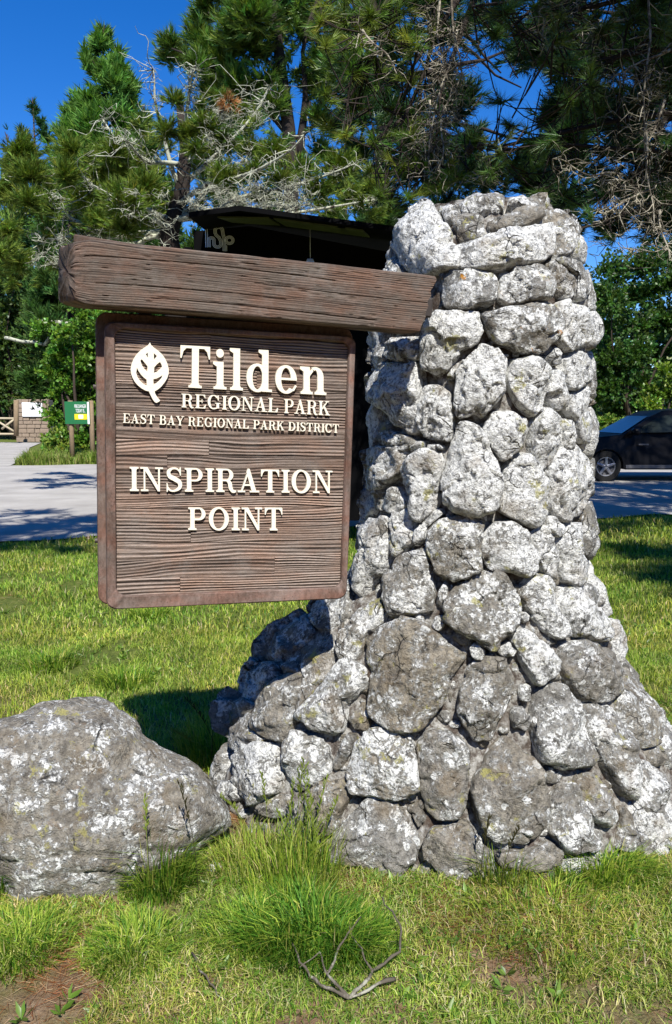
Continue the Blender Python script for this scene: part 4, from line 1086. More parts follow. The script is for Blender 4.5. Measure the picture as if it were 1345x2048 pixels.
clump('grass_tuft', 'small grass tuft at the foot of the pillar, right of centre', gnd(1000, 1765), .10, 650, .15, .0032, .8, [3, 3, 2, 1, .5], .8)
clump('grass_tuft', 'grass tuft at the foot of the pillar near the right edge', gnd(1200, 1755), .20, 1900, .105, .0034, 1.0, [4, 3, 3, .6, .2], .8, flat=.6)
clump('grass_tuft', 'yellowish tall grass tuft between boulder and pillar', gnd(500, 1740), .17, 800, .13, .0030, .9, [3, 4, 1, 3, 2], .6)
clump('grass_tuft', 'bright tall grass tuft before the left foot of the pillar', gnd(585, 1770), .17, 800, .22, .0032, .55, [4, 4, 2, 1, .6], .5)
clump('grass_tuft', 'grass tuft in the gap behind the boulder, beside the pillar', gnd(420, 1520), .14, 1200, .21, .0034, .8, [3, 4, 3, .8, .4], .6)
clump('grass_tuft', 'broad grass tuft below the pillar at the right', gnd(1090, 1850), .26, 1500, .075, .0034, 1.2, [4, 4, 3, .8, .2], .8)
for gx_, gy_, nm_ in ((300, 1235, 'taller grass tuft in the lawn below the sign'), (100, 1340, 'coarse grass tuft in the lawn above the boulder'), (250, 1370, 'dark leafy weed tuft behind the boulder')):
    clump('grass_tuft', nm_, gnd(gx_, gy_), .17, 700, .13, .006, 1.0, [4, 3, 4, .4, .2], .8)
f = Foliage(); nw = 420; yw = RNG.uniform(1.75, 6, nw); xw = RNG.uniform(-1, 1, nw)*(.45*yw+.2); k = ~in_obstacle(xw, yw); xw, yw = xw[k], yw[k]
for x_, y_ in zip(xw, yw):
    nl_ = 7; a = np.arange(nl_)*2.4+RNG.uniform(0, 6); P = np.repeat(np.array([[x_, y_, float(ground_z(x_, y_))+.004]]), nl_, 0); D = unit(np.stack([np.cos(a), np.sin(a), RNG.uniform(.3, 1.0, nl_)], 1))
    f.add(blades(P, D, RNG.uniform(.02, .055, nl_), .007, tint_rows(nl_, [(.12, .22, .03), (.17, .27, .05)], [1, 1]), True))
tag(f.build('weeds', M['leaf']), kind='stuff')
# seeding stalks
def stalks(label, specs, group='seeding grass stalks'):
    for i, (px, py, h, dx, dark) in enumerate(specs):
        p0 = gnd(px, py); mb = MB(); pts = []
        for k in range(8):
            t_ = k/7; pts.append(p0+Vector((dx*t_**2.2, -.02*t_, h*(t_-.28*abs(dx)/max(h, .1)*t_**3))))
        mb.tube(pts, [.0016*(1-.5*k/7) for k in range(8)], 4)
        for k in range(18):                                  # seed head
            t_ = .68+.32*k/17; j = min(6, int(t_*7)); q = pts[j].lerp(pts[j+1], t_*7-j)
            d = Vector((random.uniform(-1, 1)*.6, random.uniform(-1, 1)*.6, 1)).normalized()
            mb.tube([q, q+d*.010, q+d*.021], [.0008, .0027, .0005], 4)
        n = 5
        me = mesh(mb.v, mb.f); a = me.color_attributes.new('tint', 'FLOAT_COLOR', 'POINT')
        c = (.055, .05, .02) if dark else (.24, .30, .05); a.data.foreach_set('color', list((*c, 1))*len(me.vertices))
        me.materials.append(M['grass']); o = link('grass_stalk', me); tag(o, label[i], 'grass stalk')
stalks(['tallest pale seeding grass stalk before the lower left stones of the pillar', 'dark arching grass stalk left of the pillar under the sign', 'pale grass stalk just left of the tallest one', 'short bent seeding stalk between boulder and pillar', 'dark stalk leaning before the right side of the boulder', 'thin stalk rising before the right side of the boulder', 'pale bent grass stalk reaching over the boulder\'s back edge', 'dark stalk before the lower middle stones of the pillar', 'thin dark stalk right beside the lower middle stones', 'slender stalk before the brown stone at the pillar foot', 'thin grass stalk between the sign and the boulder'],
 [(592, 1760, .44, .03, 0), (440, 1560, .40, -.13, 1), (540, 1740, .36, -.02, 0), (500, 1700, .24, -.10, 0), (398, 1800, .42, -.05, 1), (300, 1800, .36, .0, 0), (415, 1545, .24, -.15, 0), (960, 1790, .28, .02, 1), (1000, 1800, .27, .05, 1), (640, 1760, .31, .06, 0), (425, 1560, .34, .02, 1)])
for k in range(9):
    mb = MB(); p0 = gnd(random.uniform(540, 650), random.uniform(1740, 1775)); h = random.uniform(.22, .42); dx = random.uniform(-.06, .07); pts = [p0+Vector((dx*(t_/7)**2, 0, h*t_/7)) for t_ in range(8)]
    mb.tube(pts, [.0014*(1-.5*q_/7) for q_ in range(8)], 4)
    for q_ in range(16):
        t_ = .66+.34*q_/15; j = min(6, int(t_*7)); q = pts[j].lerp(pts[j+1], t_*7-j); d = Vector((random.uniform(-.6, .6), random.uniform(-.6, .6), 1)).normalized(); mb.tube([q, q+d*.010, q+d*.020], [.0008, .0026, .0005], 4)
    for q_ in range(3):
        q = pts[1+q_]; d = Vector((random.uniform(-1, 1), random.uniform(-1, 1), 1.4)).normalized(); mb.tube([q, q+d*.05, q+d*.09+Vector((d.x*.03, 0, -.01))], [.0015, .002, .0003], 3)
    me = mesh(mb.v, mb.f); a = me.color_attributes.new('tint', 'FLOAT_COLOR', 'POINT'); a.data.foreach_set('color', [.26, .34, .05, 1]*len(me.vertices)); me.materials.append(M['grass'])
    tag(link('grass_stalk', me), 'one of the upright seeding stalks crowded before the pillar\'s lower left foot', 'grass stalk', 'seeding stalks before the lower left of the pillar')
# dead branch lying in the grass
def gp(px, py, z=.02): q = gnd(px, py); return Vector((q.x, q.y, z))
def branch(paths, label):
    mb = MB(); b_root = None
    for pth, r0 in paths:
        p2 = []
        for a_, b_ in zip(pth[:-1], pth[1:]): p2 += wiggle(a_, b_, 6, .10)[:-1]
        p2.append(pth[-1]); mb.tube(p2, [r0*(1-.65*k/len(p2))*(1+.2*math.sin(k*2.3)) for k in range(len(p2))], 6)
    return tag(mb.build('fallen_branch', M['deadwood'], None, True), label, 'branch')
hub = gp(700, 2020, .035)
branch([([gp(790, 1985, .04), hub], .006), ([hub, gp(655, 1990, .06), gp(690, 1930, .08), gp(722, 1890, .09)], .005), ([hub, gp(640, 2000, .045), gp(600, 1965, .06), gp(585, 1925, .06)], .0055), ([gp(655, 1990, .06), gp(640, 1950, .07), gp(600, 1975, .06)], .003), ([hub, gp(745, 1975, .05), gp(800, 1950, .07), gp(800, 1900, .08), gp(765, 1855, .10)], .0055), ([gp(745, 1975, .05), gp(715, 1940, .08), (gp(700, 1905, .09))], .003)], 'grey lichened dead branch lying in the front grass')
branch([([gp(385, 1925, .03), gp(420, 1990, .035), gp(450, 2020, .03)], .0035)], 'thin dead twig in the front grass left of the big tuft')
mb = MB(); q = gnd(430, 1745)
for k in range(1): mb.tube([q+Vector((-.03, 0, .0)), q+Vector((0, 0, .022)), q+Vector((.03, .01, 0))], [.012, .024, .01], 9)
o = mb.build('pebble', M['rock'], None, True); o['lichen'] = 1.0; o['warm'] = 0.0; o['orange'] = 0.0; tag(o, 'small pale stone in the grass between boulder and tall tuft', 'stone')
# pine needle litter
n = 8000; f = Foliage()
cen = np.array([gnd(*c)[:2] for c in ((150, 1815), (480, 1640), (150, 1900), (130, 1960), (1140, 1835), (930, 1850), (470, 1720), (1270, 1740), (1030, 1880), (40, 1190), (700, 1790), (860, 1795), (1090, 1765), (1310, 1720))]); sg = np.array([.10, .05, .10, .12, .10, .07, .06, .06, .07, .25, .07, .07, .08, .06])
w_ = RNG.integers(0, len(cen), n); P = cen[w_]+RNG.normal(size=(n, 2))*sg[w_][:, None]
ok = ~in_obstacle(P[:, 0], P[:, 1]) | (w_ == 1); P = P[ok]; n = len(P)
P3 = np.stack([P[:, 0], P[:, 1], ground_z(P[:, 0], P[:, 1])+.004+RNG.uniform(0, .006, n)], 1); a = RNG.uniform(0, 2*np.pi, n)
D = unit(np.stack([np.cos(a), np.sin(a), RNG.uniform(-.08, .12, n)], 1))
f.add(blades(P3, D, RNG.uniform(.03, .09, n), .0016, tint_rows(n, [(.30, .11, .04), (.38, .20, .09), (.45, .33, .19)], [3, 2, 2])))
tag(f.build('needle_litter', M['grass']), kind='stuff')

# ================================================================== TREES
def ptube(mb, pts, r0, r1, n=6): mb.tube(pts, [r0+(r1-r0)*k/(len(pts)-1) for k in range(len(pts))], n)
def tree_parts(root, trunk_pts, r0, r1, limbs, bark, limb_mat=None):
    mb = MB(); ptube(mb, trunk_pts, r0, r1, 10); mb.build('trunk', bark, root, True)
    for pts, ra, rbb in limbs:
        mb = MB(); ptube(mb, pts, ra, rbb, 6); mb.build('limb', limb_mat or bark, root, True)
def twigs(root, name, starts, n, L, r, mat, droop=.3, curl=.25, sides=3, k=6):
    mb = MB()
    for i in range(n):
        p = Vector(random.choice(starts)); d = Vector((random.gauss(0, 1), random.gauss(0, 1), random.gauss(0, .6)-droop)).normalized(); l = L*random.uniform(.4, 1.3)
        e = p+d*l; mb.tube(wiggle(p, e, k, curl), [r*(1-.8*j/k) for j in range(k)], sides, False)
    me = mesh(mb.v, mb.f); me.materials.append(mat); o = link(name, me, None, root, True); o['kind'] = 'stuff'; return o
def thin(P, D, s, thr, seed, Rg=None):
    q = fbm(P[:, 0]*s+P[:, 1]*s*.7, P[:, 2]*s*1.3+P[:, 1]*s*.4, seed, 3); k = q+RNG.normal(size=len(P))*.03 > thr
    return P[k], D[k]
# --- conical conifers, far left
def conifer(label, px, ptop, pbase, halfw, Y, col, n, L, W, seed, name='conifer_tree', lean=0):
    top = at(px, ptop, Y); H = top.z; root = thing(name, label, 'tree', (top.x, Y, 0)); R0 = halfw/FPX*Y
    zb = max(1.0, at(px, pbase, Y).z)
    mb = MB(); mb.tube([(top.x, Y, 0), (top.x, Y, H*.5), (top.x, Y, H*.98)], [.3, .2, .03], 8); mb.build('trunk', M['bark'], root, True)
    rr_ = random.Random(seed); cl = []
    for k in range(150):
        t_ = rr_.random()**.75; z_ = H-(H-zb)*t_; R = R0*min(1.0, t_**.62*1.15+.03)*rr_.uniform(.75, 1.12); a_ = rr_.uniform(0, 6.283); cr2 = R0*(.10+.20*t_)
        cl.append(((top.x+math.cos(a_)*(R-cr2*.6), Y+math.sin(a_)*(R-cr2*.6), z_), (cr2, cr2, cr2*1.25)))
    tot_ = sum(r[0]*r[2]*4 for c, r in cl); P, D = sample_clusters(cl, n*1.1/tot_, .35); D[:, 2] = D[:, 2]*.5+.6; D = unit(D)
    P, D = thin(P, D, 1.0, .36, seed); f = Foliage()
    tufts(f, P, D, 9, L, W, .8, col, .22, along=L*.6); f.build('crown', M['spray'], root)
    mb = MB()
    for k in range(34):
        z_ = zb+(H-zb)*random.random()**1.2; fr = (H-z_)/(H-zb); a_ = random.uniform(0, 6.28); e = Vector((top.x+math.cos(a_)*R0*fr**.6*.8, Y+math.sin(a_)*R0*fr**.6*.8, z_+.3))
        mb.tube([(top.x, Y, z_-.2), e], [.06, .02], 4, False)
    o = mb.build('limbs', M['bark'], root, True); o['kind'] = 'stuff'
conifer('bright green conical conifer standing against the sky at upper left', 205, 58, 520, 112, 34, (.095, .20, .030), 13000, .45, .075, 3, 'redwood_tree')
conifer('dark green narrow conifer at the left edge of the sky', 66, 200, 800, 84, 56, (.035, .095, .030), 12000, .45, .07, 5, 'conifer_tree')
conifer('smallest dark conifer at the far left edge', 14, 255, 800, 46, 60, (.034, .090, .030), 7000, .45, .07, 8, 'conifer_tree')
for lb_, px_, pt_, hw_, Y_ in (('mid green conifer behind the trunk of the cypress', 290, 225, 90, 30), ('dark conifer behind the kiosk\'s left end', 430, 235, 85, 33), ('dark conifer behind the middle of the kiosk', 560, 300, 95, 31), ('dark conifer behind the kiosk\'s right end', 690, 270, 90, 33), ('mid green conifer behind the beam\'s left end', 130, 290, 95, 30)):
    conifer(lb_, px_, pt_, 780, hw_, Y_, (.060, .125, .026), 8500, .34, .055, int(px_), 'conifer_tree')
# --- tall pine behind the cypress
Y = 24; root = thing('pine_tree', 'tall dark pine rising behind the lichened cypress', 'tree', (at(575, 830, Y).x, Y, 0))
X0 = at(585, 800, Y).x
tp = [Vector((X0, Y, 0)), Vector((X0+.1, Y, 5)), at(578, 260, Y), at(560, 120, Y), at(540, -60, Y), at(530, -200, Y)]
lb = [(wiggle(at(585, 330, Y), at(622, 200, Y), 6, .08), .13, .07), (wiggle(at(600, 320, Y), at(618, 60, Y), 7, .05), .14, .05), (wiggle(at(570, 260, Y), at(450, 140, Y), 7, .08), .10, .03), (wiggle(at(565, 200, Y), at(345, 90, Y), 7, .08), .09, .02), (wiggle(at(570, 290, Y), at(690, 200, Y), 7, .08), .08, .02), (wiggle(at(560, 150, Y), at(415, 20, Y), 6, .08), .07, .02), (wiggle(at(575, 320, Y), at(480, 250, Y), 6, .1), .07, .02)]
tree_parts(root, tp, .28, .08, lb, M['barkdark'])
cl = cpx([(345, 85, 24), (340, 112, 26), (362, 108, 22), (412, 12, 24), (400, 40, 24), (398, 75, 32), (425, 105, 42), (395, 130, 30), (470, 60, 40), (450, 130, 45), (505, 20, 55), (500, 80, 50), (560, 20, 55), (540, 90, 50), (600, 60, 50), (640, 20, 55), (640, 100, 45), (480, 165, 45), (430, 175, 40), (530, 150, 42), (590, 135, 40), (640, 170, 42), (680, 130, 40), (490, 215, 42), (440, 225, 36), (545, 205, 36), (640, 235, 34), (680, 260, 34), (500, 260, 34), (455, 280, 36), (560, 270, 26), (640, 300, 32), (400, 250, 30), (520, -30, 60), (600, -30, 60), (440, -20, 34), (700, 60, 50), (720, 150, 50), (520, 310, 26)], Y, 1.6, .8)
P, D = sample_clusters(cl, 250, .15); D[:, 2] = D[:, 2]*.6+.5; D = unit(D); P, D = thin(P, D, 1.6, .42, 13)
f = Foliage(); tufts(f, P, D, 14, .28, .030, .7, (.10, .175, .028), .30, along=.2); f.build('crown', M['needle'], root)
# --- lichened cypress
Y = 15; root = thing('cypress_tree', 'spreading olive green cypress covered with pale lichened branches', 'tree', (at(345, 700, Y).x, Y, 0))
tp = [Vector((at(360, 700, Y).x, Y, 0)), at(352, 560, Y), at(338, 470, Y), at(365, 380, Y), at(372, 300, Y), at(360, 210, Y)]
L_ = []
for (a_, b_) in [((345, 470), (150, 470)), ((350, 440), (120, 340)), ((355, 420), (210, 250)), ((362, 380), (300, 150)), ((365, 350), (440, 200)), ((360, 380), (540, 180)), ((355, 410), (600, 270)), ((350, 430), (700, 330)), ((345, 440), (620, 400)), ((350, 440), (750, 400)), ((362, 330), (250, 290)), ((345, 460), (60, 450)), ((370, 300), (395, 140)), ((350, 430), (480, 330)), ((340, 455), (230, 400)), ((352, 425), (520, 395)), ((345, 480), (40, 400))]:
    L_.append((wiggle(at(*a_, Y), at(*b_, Y+random.uniform(-2.5, .5)), 10, .10, .02), .055, .012))
tree_parts(root, tp, .26, .07, L_, M['barkdark'], M['lichenbark'])
sp = [p for l in L_ for p in l[0][3:]]
twigs(root, 'twigs', sp, 300, .8, .011, M['lichenbark'], .1, .35, 3, 7)
twigs(root, 'lichen_tangle', [p for l in L_ for p in l[0][5:]]+[at(random.uniform(400, 560), random.uniform(170, 330), Y-1.5) for _ in range(22)]+[at(random.uniform(370, 640), random.uniform(370, 425), Y-2) for _ in range(45)]+[at(random.uniform(60, 360), random.uniform(380, 540), Y-2) for _ in range(20)], 1250, .24, .0065, M['lichenbark'], 0, .85, 3, 7)
cl = cpx([(95, 400, 40), (60, 350, 40), (130, 350, 46), (120, 420, 45), (170, 390, 50), (190, 330, 46), (150, 300, 38), (230, 300, 42), (225, 360, 45), (250, 400, 52), (265, 330, 42), (290, 370, 40), (300, 290, 36), (330, 330, 34), (300, 430, 42), (250, 450, 40), (200, 440, 36), (330, 260, 34), (380, 260, 30), (390, 330, 30), (420, 310, 34), (430, 380, 36), (470, 350, 34), (520, 340, 38), (560, 360, 36), (600, 340, 40), (640, 370, 44), (680, 330, 40), (700, 390, 44), (740, 370, 36), (740, 420, 34), (600, 400, 32), (20, 450, 46), (40, 520, 40), (90, 460, 36), (60, 400, 36), (0, 380, 44), (480, 220, 24), (440, 190, 20), (400, 210, 24), (345, 400, 26), (160, 470, 28), (-30, 450, 50), (40, 300, 40), (350, 200, 26), (410, 250, 32), (450, 280, 34), (500, 250, 28), (500, 300, 34), (550, 300, 30), (390, 290, 30), (330, 300, 34), (280, 250, 30), (320, 380, 34), (400, 350, 32), (450, 350, 30), (520, 390, 26), (650, 410, 34), (20, 330, 40), (70, 480, 34), (110, 520, 30), (30, 560, 36), (0, 500, 36)], Y-.6, 1.5, .7)
P, D = sample_clusters(cl, 1500, .1); D[:, 2] = D[:, 2]*.6+.35; D = unit(D); P, D = thin(P, D, 2.6, .44, 23)
f = Foliage(); tufts(f, P, D, 12, .13, .013, .7, (.135, .195, .028), .25, along=.12)
P2, D2 = sample_clusters(cpx([(455, 205, 18)], Y-1.5, .1), 700, .2); tufts(f, P2, D2, 12, .12, .012, .9, (.30, .14, .05), .2); f.build('crown', M['spray'], root)
# --- background dark pines filling behind the near ones
Y = 17; root = thing('pine_tree', 'dark pine in shade behind the pillar', 'tree', (at(900, 700, Y).x, Y, 0))
tp = [Vector((at(760, 800, Y).x, Y, 0)), at(765, 400, Y), at(770, 100, Y), at(775, -200, Y)]
L_ = [(wiggle(at(768, random.uniform(-50, 380), Y), at(random.uniform(680, 1080), random.uniform(-50, 420), Y+random.uniform(-2, 2)), 7, .1), .07, .015) for _ in range(14)]
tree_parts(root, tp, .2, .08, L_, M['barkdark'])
cl = cpx([(random.uniform(690, 1080), random.uniform(260, 470), 40) for _ in range(46)]+[(random.uniform(690, 930), random.uniform(-60, 260), 42) for _ in range(36)], Y, 2, .8)
P, D = sample_clusters(cl, 260, .1); D[:, 2] = D[:, 2]*.5+.3; D = unit(D); P, D = thin(P, D, 2.4, .45, 33)
f = Foliage(); tufts(f, P, D, 16, .24, .022, .8, (.035, .075, .020), .3, along=.15); f.build('crown', M['needle'], root)
Y = 14; root = thing('pine_tree', 'dark shaded pine filling the upper right behind the hanging branches', 'tree', (at(1290, 700, Y).x, Y, 0))
tp = [Vector((at(1430, 800, Y).x, Y, 0)), at(1420, 400, Y), at(1410, 100, Y), at(1400, -200, Y)]
L_ = [(wiggle(at(1412, random.uniform(0, 420), Y), at(random.uniform(1080, 1380), random.uniform(-50, 480), Y+random.uniform(-2, 2)), 7, .12), .06, .015) for _ in range(18)]
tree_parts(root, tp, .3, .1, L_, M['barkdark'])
cl = cpx([(random.uniform(1090, 1400), random.uniform(190, 480), 42) for _ in range(48)]+[(random.uniform(960, 1400), random.uniform(-80, 110), 44) for _ in range(34)]+[(random.uniform(1110, 1400), random.uniform(90, 240), 38) for _ in range(20)], Y, 2, .8)
P, D = sample_clusters(cl, 300, .1); D[:, 2] = D[:, 2]*.5+.3; D = unit(D); P, D = thin(P, D, 2.6, .45, 35)
f = Foliage(); tufts(f, P, D, 16, .22, .018, .8, (.030, .066, .019), .3, along=.15); f.build('crown', M['needle'], root)
# --- near hanging pine (left of the gap) and near pine at the right: one tree each
def near_pine(label, trunk, clusters, shade, limbs, hang, seed, col, dead, ntw=260):
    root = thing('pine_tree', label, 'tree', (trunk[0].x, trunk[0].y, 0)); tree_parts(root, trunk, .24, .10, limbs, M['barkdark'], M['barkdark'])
    P, D = sample_clusters(clusters, 85, .1); D[:, 2] = D[:, 2]*.45+.15; D = unit(D)
    f = Foliage(); tufts(f, P, D, 44, .15, .0048, .85, col, .28, along=.12)
    f.build('crown', M['needle'], root)
    mb = MB()                                              # leafy shoots that carry the tufts
    lp = [p for l in limbs for p in l[0]]
    for p, d in zip(P, D):
        p = Vector(p); d = Vector(d); q = min(random.sample(lp, min(14, len(lp))), key=lambda v: (v-p).length)
        e = p-d*.10; s_ = e+(q-e).normalized()*min((q-e).length, .45)
        mb.tube([s_, e.lerp(s_, .4)+Vector((0, 0, -.03)), e, p], [.007, .006, .005, .003], 3, False)
    o = mb.build('shoots', M['barkdark'], root, True); o['kind'] = 'stuff'
    for k, (a_, b_) in enumerate(hang):
        mb = MB(); pts = wiggle(a_, b_, 14, .09); ptube(mb, pts, .012, .004, 5)
        for j in range(26):
            q = random.choice(pts); d = Vector((random.gauss(0, 1), random.gauss(0, .6), random.gauss(-.4, .6))).normalized()*random.uniform(.08, .35); mb.tube(wiggle(q, q+d, 6, .5), [.005, .0045, .004, .003, .0025, .001], 4, False)
        mb.build('dead_branch', M['palebark'], root, True)
    twigs(root, 'twigs', dead, ntw, .26, .0042, M['palebark'], .35, .55, 3, 6)
    # the part of the crown above the picture, which shades what is below
    P, D = sample_clusters(shade, 170, .1); D[:, 2] = D[:, 2]*.4+.3; f = Foliage(); tufts(f, P, unit(D), 22, .26, .020, .9, (.03, .06, .016), .2, along=.3); f.build('upper_crown', M['needle'], root)
    return root
Y = 7.5
def sh(lst): return [((x, y, z), (r, r, r*.35)) for x, y, z, r in lst]
T1 = [Vector((5.6, 9.6, 0)), Vector((5.5, 9.5, 3)), Vector((5.3, 9.3, 6)), Vector((5.1, 9.1, 11))]
lim = [(wiggle(Vector((5.3, 9.3, 6.9)), Vector((.2, 8.2, 6.9)), 12, .05), .09, .04), (wiggle(Vector((1.0, 8.3, 6.6)), at(720, 60, Y), 9, .06), .06, .015), (wiggle(Vector((.6, 8.3, 6.6)), at(690, 190, Y), 9, .08), .05, .012), (wiggle(Vector((1.6, 8.3, 6.6)), at(830, 190, Y), 9, .08), .05, .012), (wiggle(Vector((1.3, 8.3, 6.6)), at(760, 330, Y), 9, .08), .045, .012), (wiggle(Vector((1.7, 8.3, 6.6)), at(880, 350, Y), 9, .08), .04, .01), (wiggle(Vector((.4, 8.3, 6.6)), at(610, 60, Y), 9, .06), .05, .01)]
cl = cpx([(640, 40, 40), (690, 40, 44), (740, 30, 44), (800, 20, 40), (650, 90, 34), (720, 85, 44), (780, 75, 40), (830, 90, 30), (700, 140, 40), (760, 150, 44), (820, 160, 36), (650, 190, 34), (710, 210, 40), (780, 215, 44), (840, 215, 36), (690, 265, 30), (750, 280, 40), (820, 270, 36), (870, 250, 22), (660, 250, 30), (850, 330, 34), (800, 340, 34), (740, 340, 36), (760, 390, 34), (820, 395, 34), (880, 370, 34), (920, 350, 30), (900, 330, 24), (780, 420, 26), (690, -20, 50), (780, -30, 50), (870, -10, 34), (860, 60, 24), (960, 355, 22)], Y, .5, .8)
near_pine('near pine with long light green needles hanging above the beam', T1, cl, sh([(2.2, 7.6, 7.0, 1.1), (-1.2, 7.6, 6.2, .6), (-3.0, 5.4, 6.2, .85), (-4.4, 5.8, 6.4, .8), (-1.6, 5.6, 6.5, .55), (2.6, 8.2, 8.0, 1.6), (-3.6, 6.4, 6.8, .55), (-2.6, 5.9, 6.4, .8), (-3.3, 4.9, 6.3, .75), (-2.2, 5.0, 6.3, .6), (-1.2, 5.6, 6.4, .5), (-3.6, 4.4, 6.2, .8), (-2.5, 4.3, 6.2, .6), (-4.5, 5.0, 6.4, .8), (-3.0, 3.6, 6.2, .8), (-2.0, 3.5, 6.2, .45), (-4.2, 3.9, 6.2, .9)]), lim,
 [(at(900, -60, 7.2), at(905, 190, 7.1)), (at(880, -20, 7.3), at(892, 290, 7.2)), (at(915, 60, 7.2), at(860, 330, 7.1)), (at(905, 180, 7.2), at(870, 340, 7.0)), (at(860, 200, 7.2), at(860, 300, 7.2)), (at(725, 60, 7.2), at(790, 150, 7.1))], 3, (.165, .235, .036), [at(random.uniform(840, 930), random.uniform(0, 330), 7.2) for _ in range(60)]+[at(random.uniform(900, 1010), random.uniform(300, 390), 7) for _ in range(10)])
Y = 7.0
T2 = [Vector((5.9, 7.4, 0)), Vector((5.8, 7.4, 3)), Vector((5.6, 7.3, 6)), Vector((5.3, 7.2, 11))]
lim = [(wiggle(Vector((5.6, 7.35, 6.2)), at(1100, 20, Y), 9, .06), .06, .015), (wiggle(Vector((5.6, 7.35, 5.6)), at(1130, 190, Y), 9, .08), .05, .012), (wiggle(Vector((5.6, 7.35, 5.0)), at(1010, 280, Y), 9, .08), .05, .012), (wiggle(Vector((5.6, 7.35, 4.4)), at(1000, 350, Y), 9, .08), .04, .01), (wiggle(Vector((5.6, 7.35, 6.3)), at(960, 10, Y), 9, .06), .05, .01), (wiggle(Vector((5.6, 7.35, 4.0)), at(1200, 440, Y), 9, .08), .03, .01)]
cl = cpx([(960, 20, 30), (1010, 20, 40), (1070, 15, 42), (1130, 20, 42), (990, 70, 34), (1050, 65, 40), (1110, 75, 40), (1090, 120, 26), (1140, 120, 30), (1000, 200, 32), (1020, 250, 36), (1060, 285, 36), (1000, 300, 34), (1050, 345, 34), (1100, 320, 34), (1110, 270, 34), (1140, 200, 30), (1180, 170, 38), (1200, 220, 36), (1170, 240, 34), (1140, 150, 30), (1240, 180, 30), (980, 340, 26), (1010, 375, 30), (1080, 380, 28), (1130, 380, 30), (1200, 60, 40), (1260, 40, 40), (1320, 60, 44), (1290, 120, 34), (1180, 110, 36), (1340, 160, 40), (1290, 480, 26), (1340, 280, 34), (1220, 300, 30), (1170, 330, 30), (1240, 380, 26), (1220, 470, 24), (1330, 400, 30), (1040, -40, 50), (1150, -40, 50), (1260, -40, 50), (950, -30, 34), (1180, 430, 24)], Y, .7, .8)
near_pine('near pine in shade with drooping dead branches at upper right', T2, cl, sh([(1.6, 5.4, 6.0, .9), (2.8, 5.2, 6.3, 1.1), (4.2, 5.4, 6.2, 1.3), (3.4, 6.6, 7.2, 1.5), (5.4, 6.6, 6.6, 1.5), (4.6, 4.0, 5.4, 1.0), (2.2, 6.4, 6.8, 1.2), (5.8, 3.6, 5.6, .9), (6.6, 5.2, 6.4, 1.2), (4.3, 2.9, 5.2, .8), (5.0, 2.3, 4.8, .6), (4.5, 2.9, 5.0, 1.0), (4.9, 3.7, 5.1, .9), (7, 8, 7, 1.8), (8.5, 10, 7.7, 2.0), (6.3, 10.2, 7.7, 1.6), (9.2, 7.5, 7, 1.8), (7.5, 12.3, 8.6, 1.8), (5.2, 8.6, 7.3, 1.5), (10.5, 11.5, 8.2, 2.0), (4.6, 11.4, 8.2, 1.4)]), lim,
 [(at(1305, -60, 6.6), at(1295, 330, 6.6)), (at(1290, 250, 6.6), at(1310, 450, 6.5)), (at(1330, 200, 6.6), at(1270, 400, 6.6)), (at(1240, 40, 6.8), at(1150, 60, 6.7)), (at(1100, -20, 6.8), at(1085, 110, 6.8)), (at(1250, 350, 6.8), at(1100, 325, 6.6)), (at(1300, 380, 6.6), at(1200, 430, 6.5)), (at(1340, 100, 6.6), at(1240, 150, 6.6)), (at(1320, 420, 6.6), at(1335, 520, 6.5))], 4, (.075, .13, .028), [at(random.uniform(1190, 1345), random.uniform(60, 500), 6.7) for _ in range(80)]+[at(random.uniform(1060, 1200), random.uniform(0, 100), 6.7) for _ in range(12)])
# pine cones
for k, (cx_, cy_) in enumerate(((940, 298), (962, 292), (1312, 405))):
    c = at(cx_, cy_, 6.9); mb = MB()
    for j in range(9):
        for q in range(7):
            a_ = q*.9+j*.45; r_ = .034*math.sin(math.pi*(j+1.2)/10.5); z_ = (j-4)*.009
            p0 = c+Vector((math.cos(a_)*r_*.5, math.sin(a_)*r_*.5, z_)); p1 = c+Vector((math.cos(a_)*r_, math.sin(a_)*r_, z_-.006)); mb.tube([p0, p1], [.008, .007], 4)
    mb.tube([c+Vector((0, 0, -.03)), c+Vector((0, 0, .08))], [.01, .004], 5)
    tag(mb.build('pine_cone', M['bark'], None, True), ['brown pine cone hanging above the pillar, the left of two', 'dark pine cone beside the one hanging above the pillar', 'pine cone on the drooping branch at far right'][k], 'pine cone')

# --- broadleaf masses
def leafy(name, label, cat, clusters, Y, dens, L, W, col, base, seed, thr=.44, N=7, trunk=True, group=None):
    root = thing(name, label, cat, base, group)
    if trunk:
        mb = MB(); b = Vector(base)
        for k in range(9):
            c = Vector(random.choice(clusters)[0]); mb.tube(wiggle(b+Vector((random.uniform(-.2, .2), 0, 0)), c, 6, .1), [.10, .085, .07, .05, .035, .015], 5)
        mb.build('trunk', M['bark'], root, True)
    P, D = sample_clusters(clusters, dens, .3); D[:, 2] += .25; D = unit(D); P, D = thin(P, D, 1.6, thr, seed); k = P[:, 2] > .05; P, D = P[k], D[k]
    f = Foliage(); tufts(f, P, D, N, L, W, 1.3, col, .26, leaf=True, along=L*2.0); f.build('crown', M['leaf'], root); return root
Y = 50
leafy('oak_tree', 'dull dark green broadleaf tree at the left edge above the drive', 'tree', cpx([(x, y, 48) for x, y in ((0, 560), (60, 570), (120, 590), (20, 620), (80, 630), (140, 640), (10, 680), (60, 690), (110, 690), (20, 740), (70, 740), (110, 760), (0, 790), (150, 580), (-40, 650), (-50, 740), (60, 780), (30, 540))], Y, 1.2, .8), Y, 60, .26, .085, (.075, .125, .030), (at(30, 860, Y).x, Y, 0), 3, .42)
mbx = MB(); Yb = 28.6
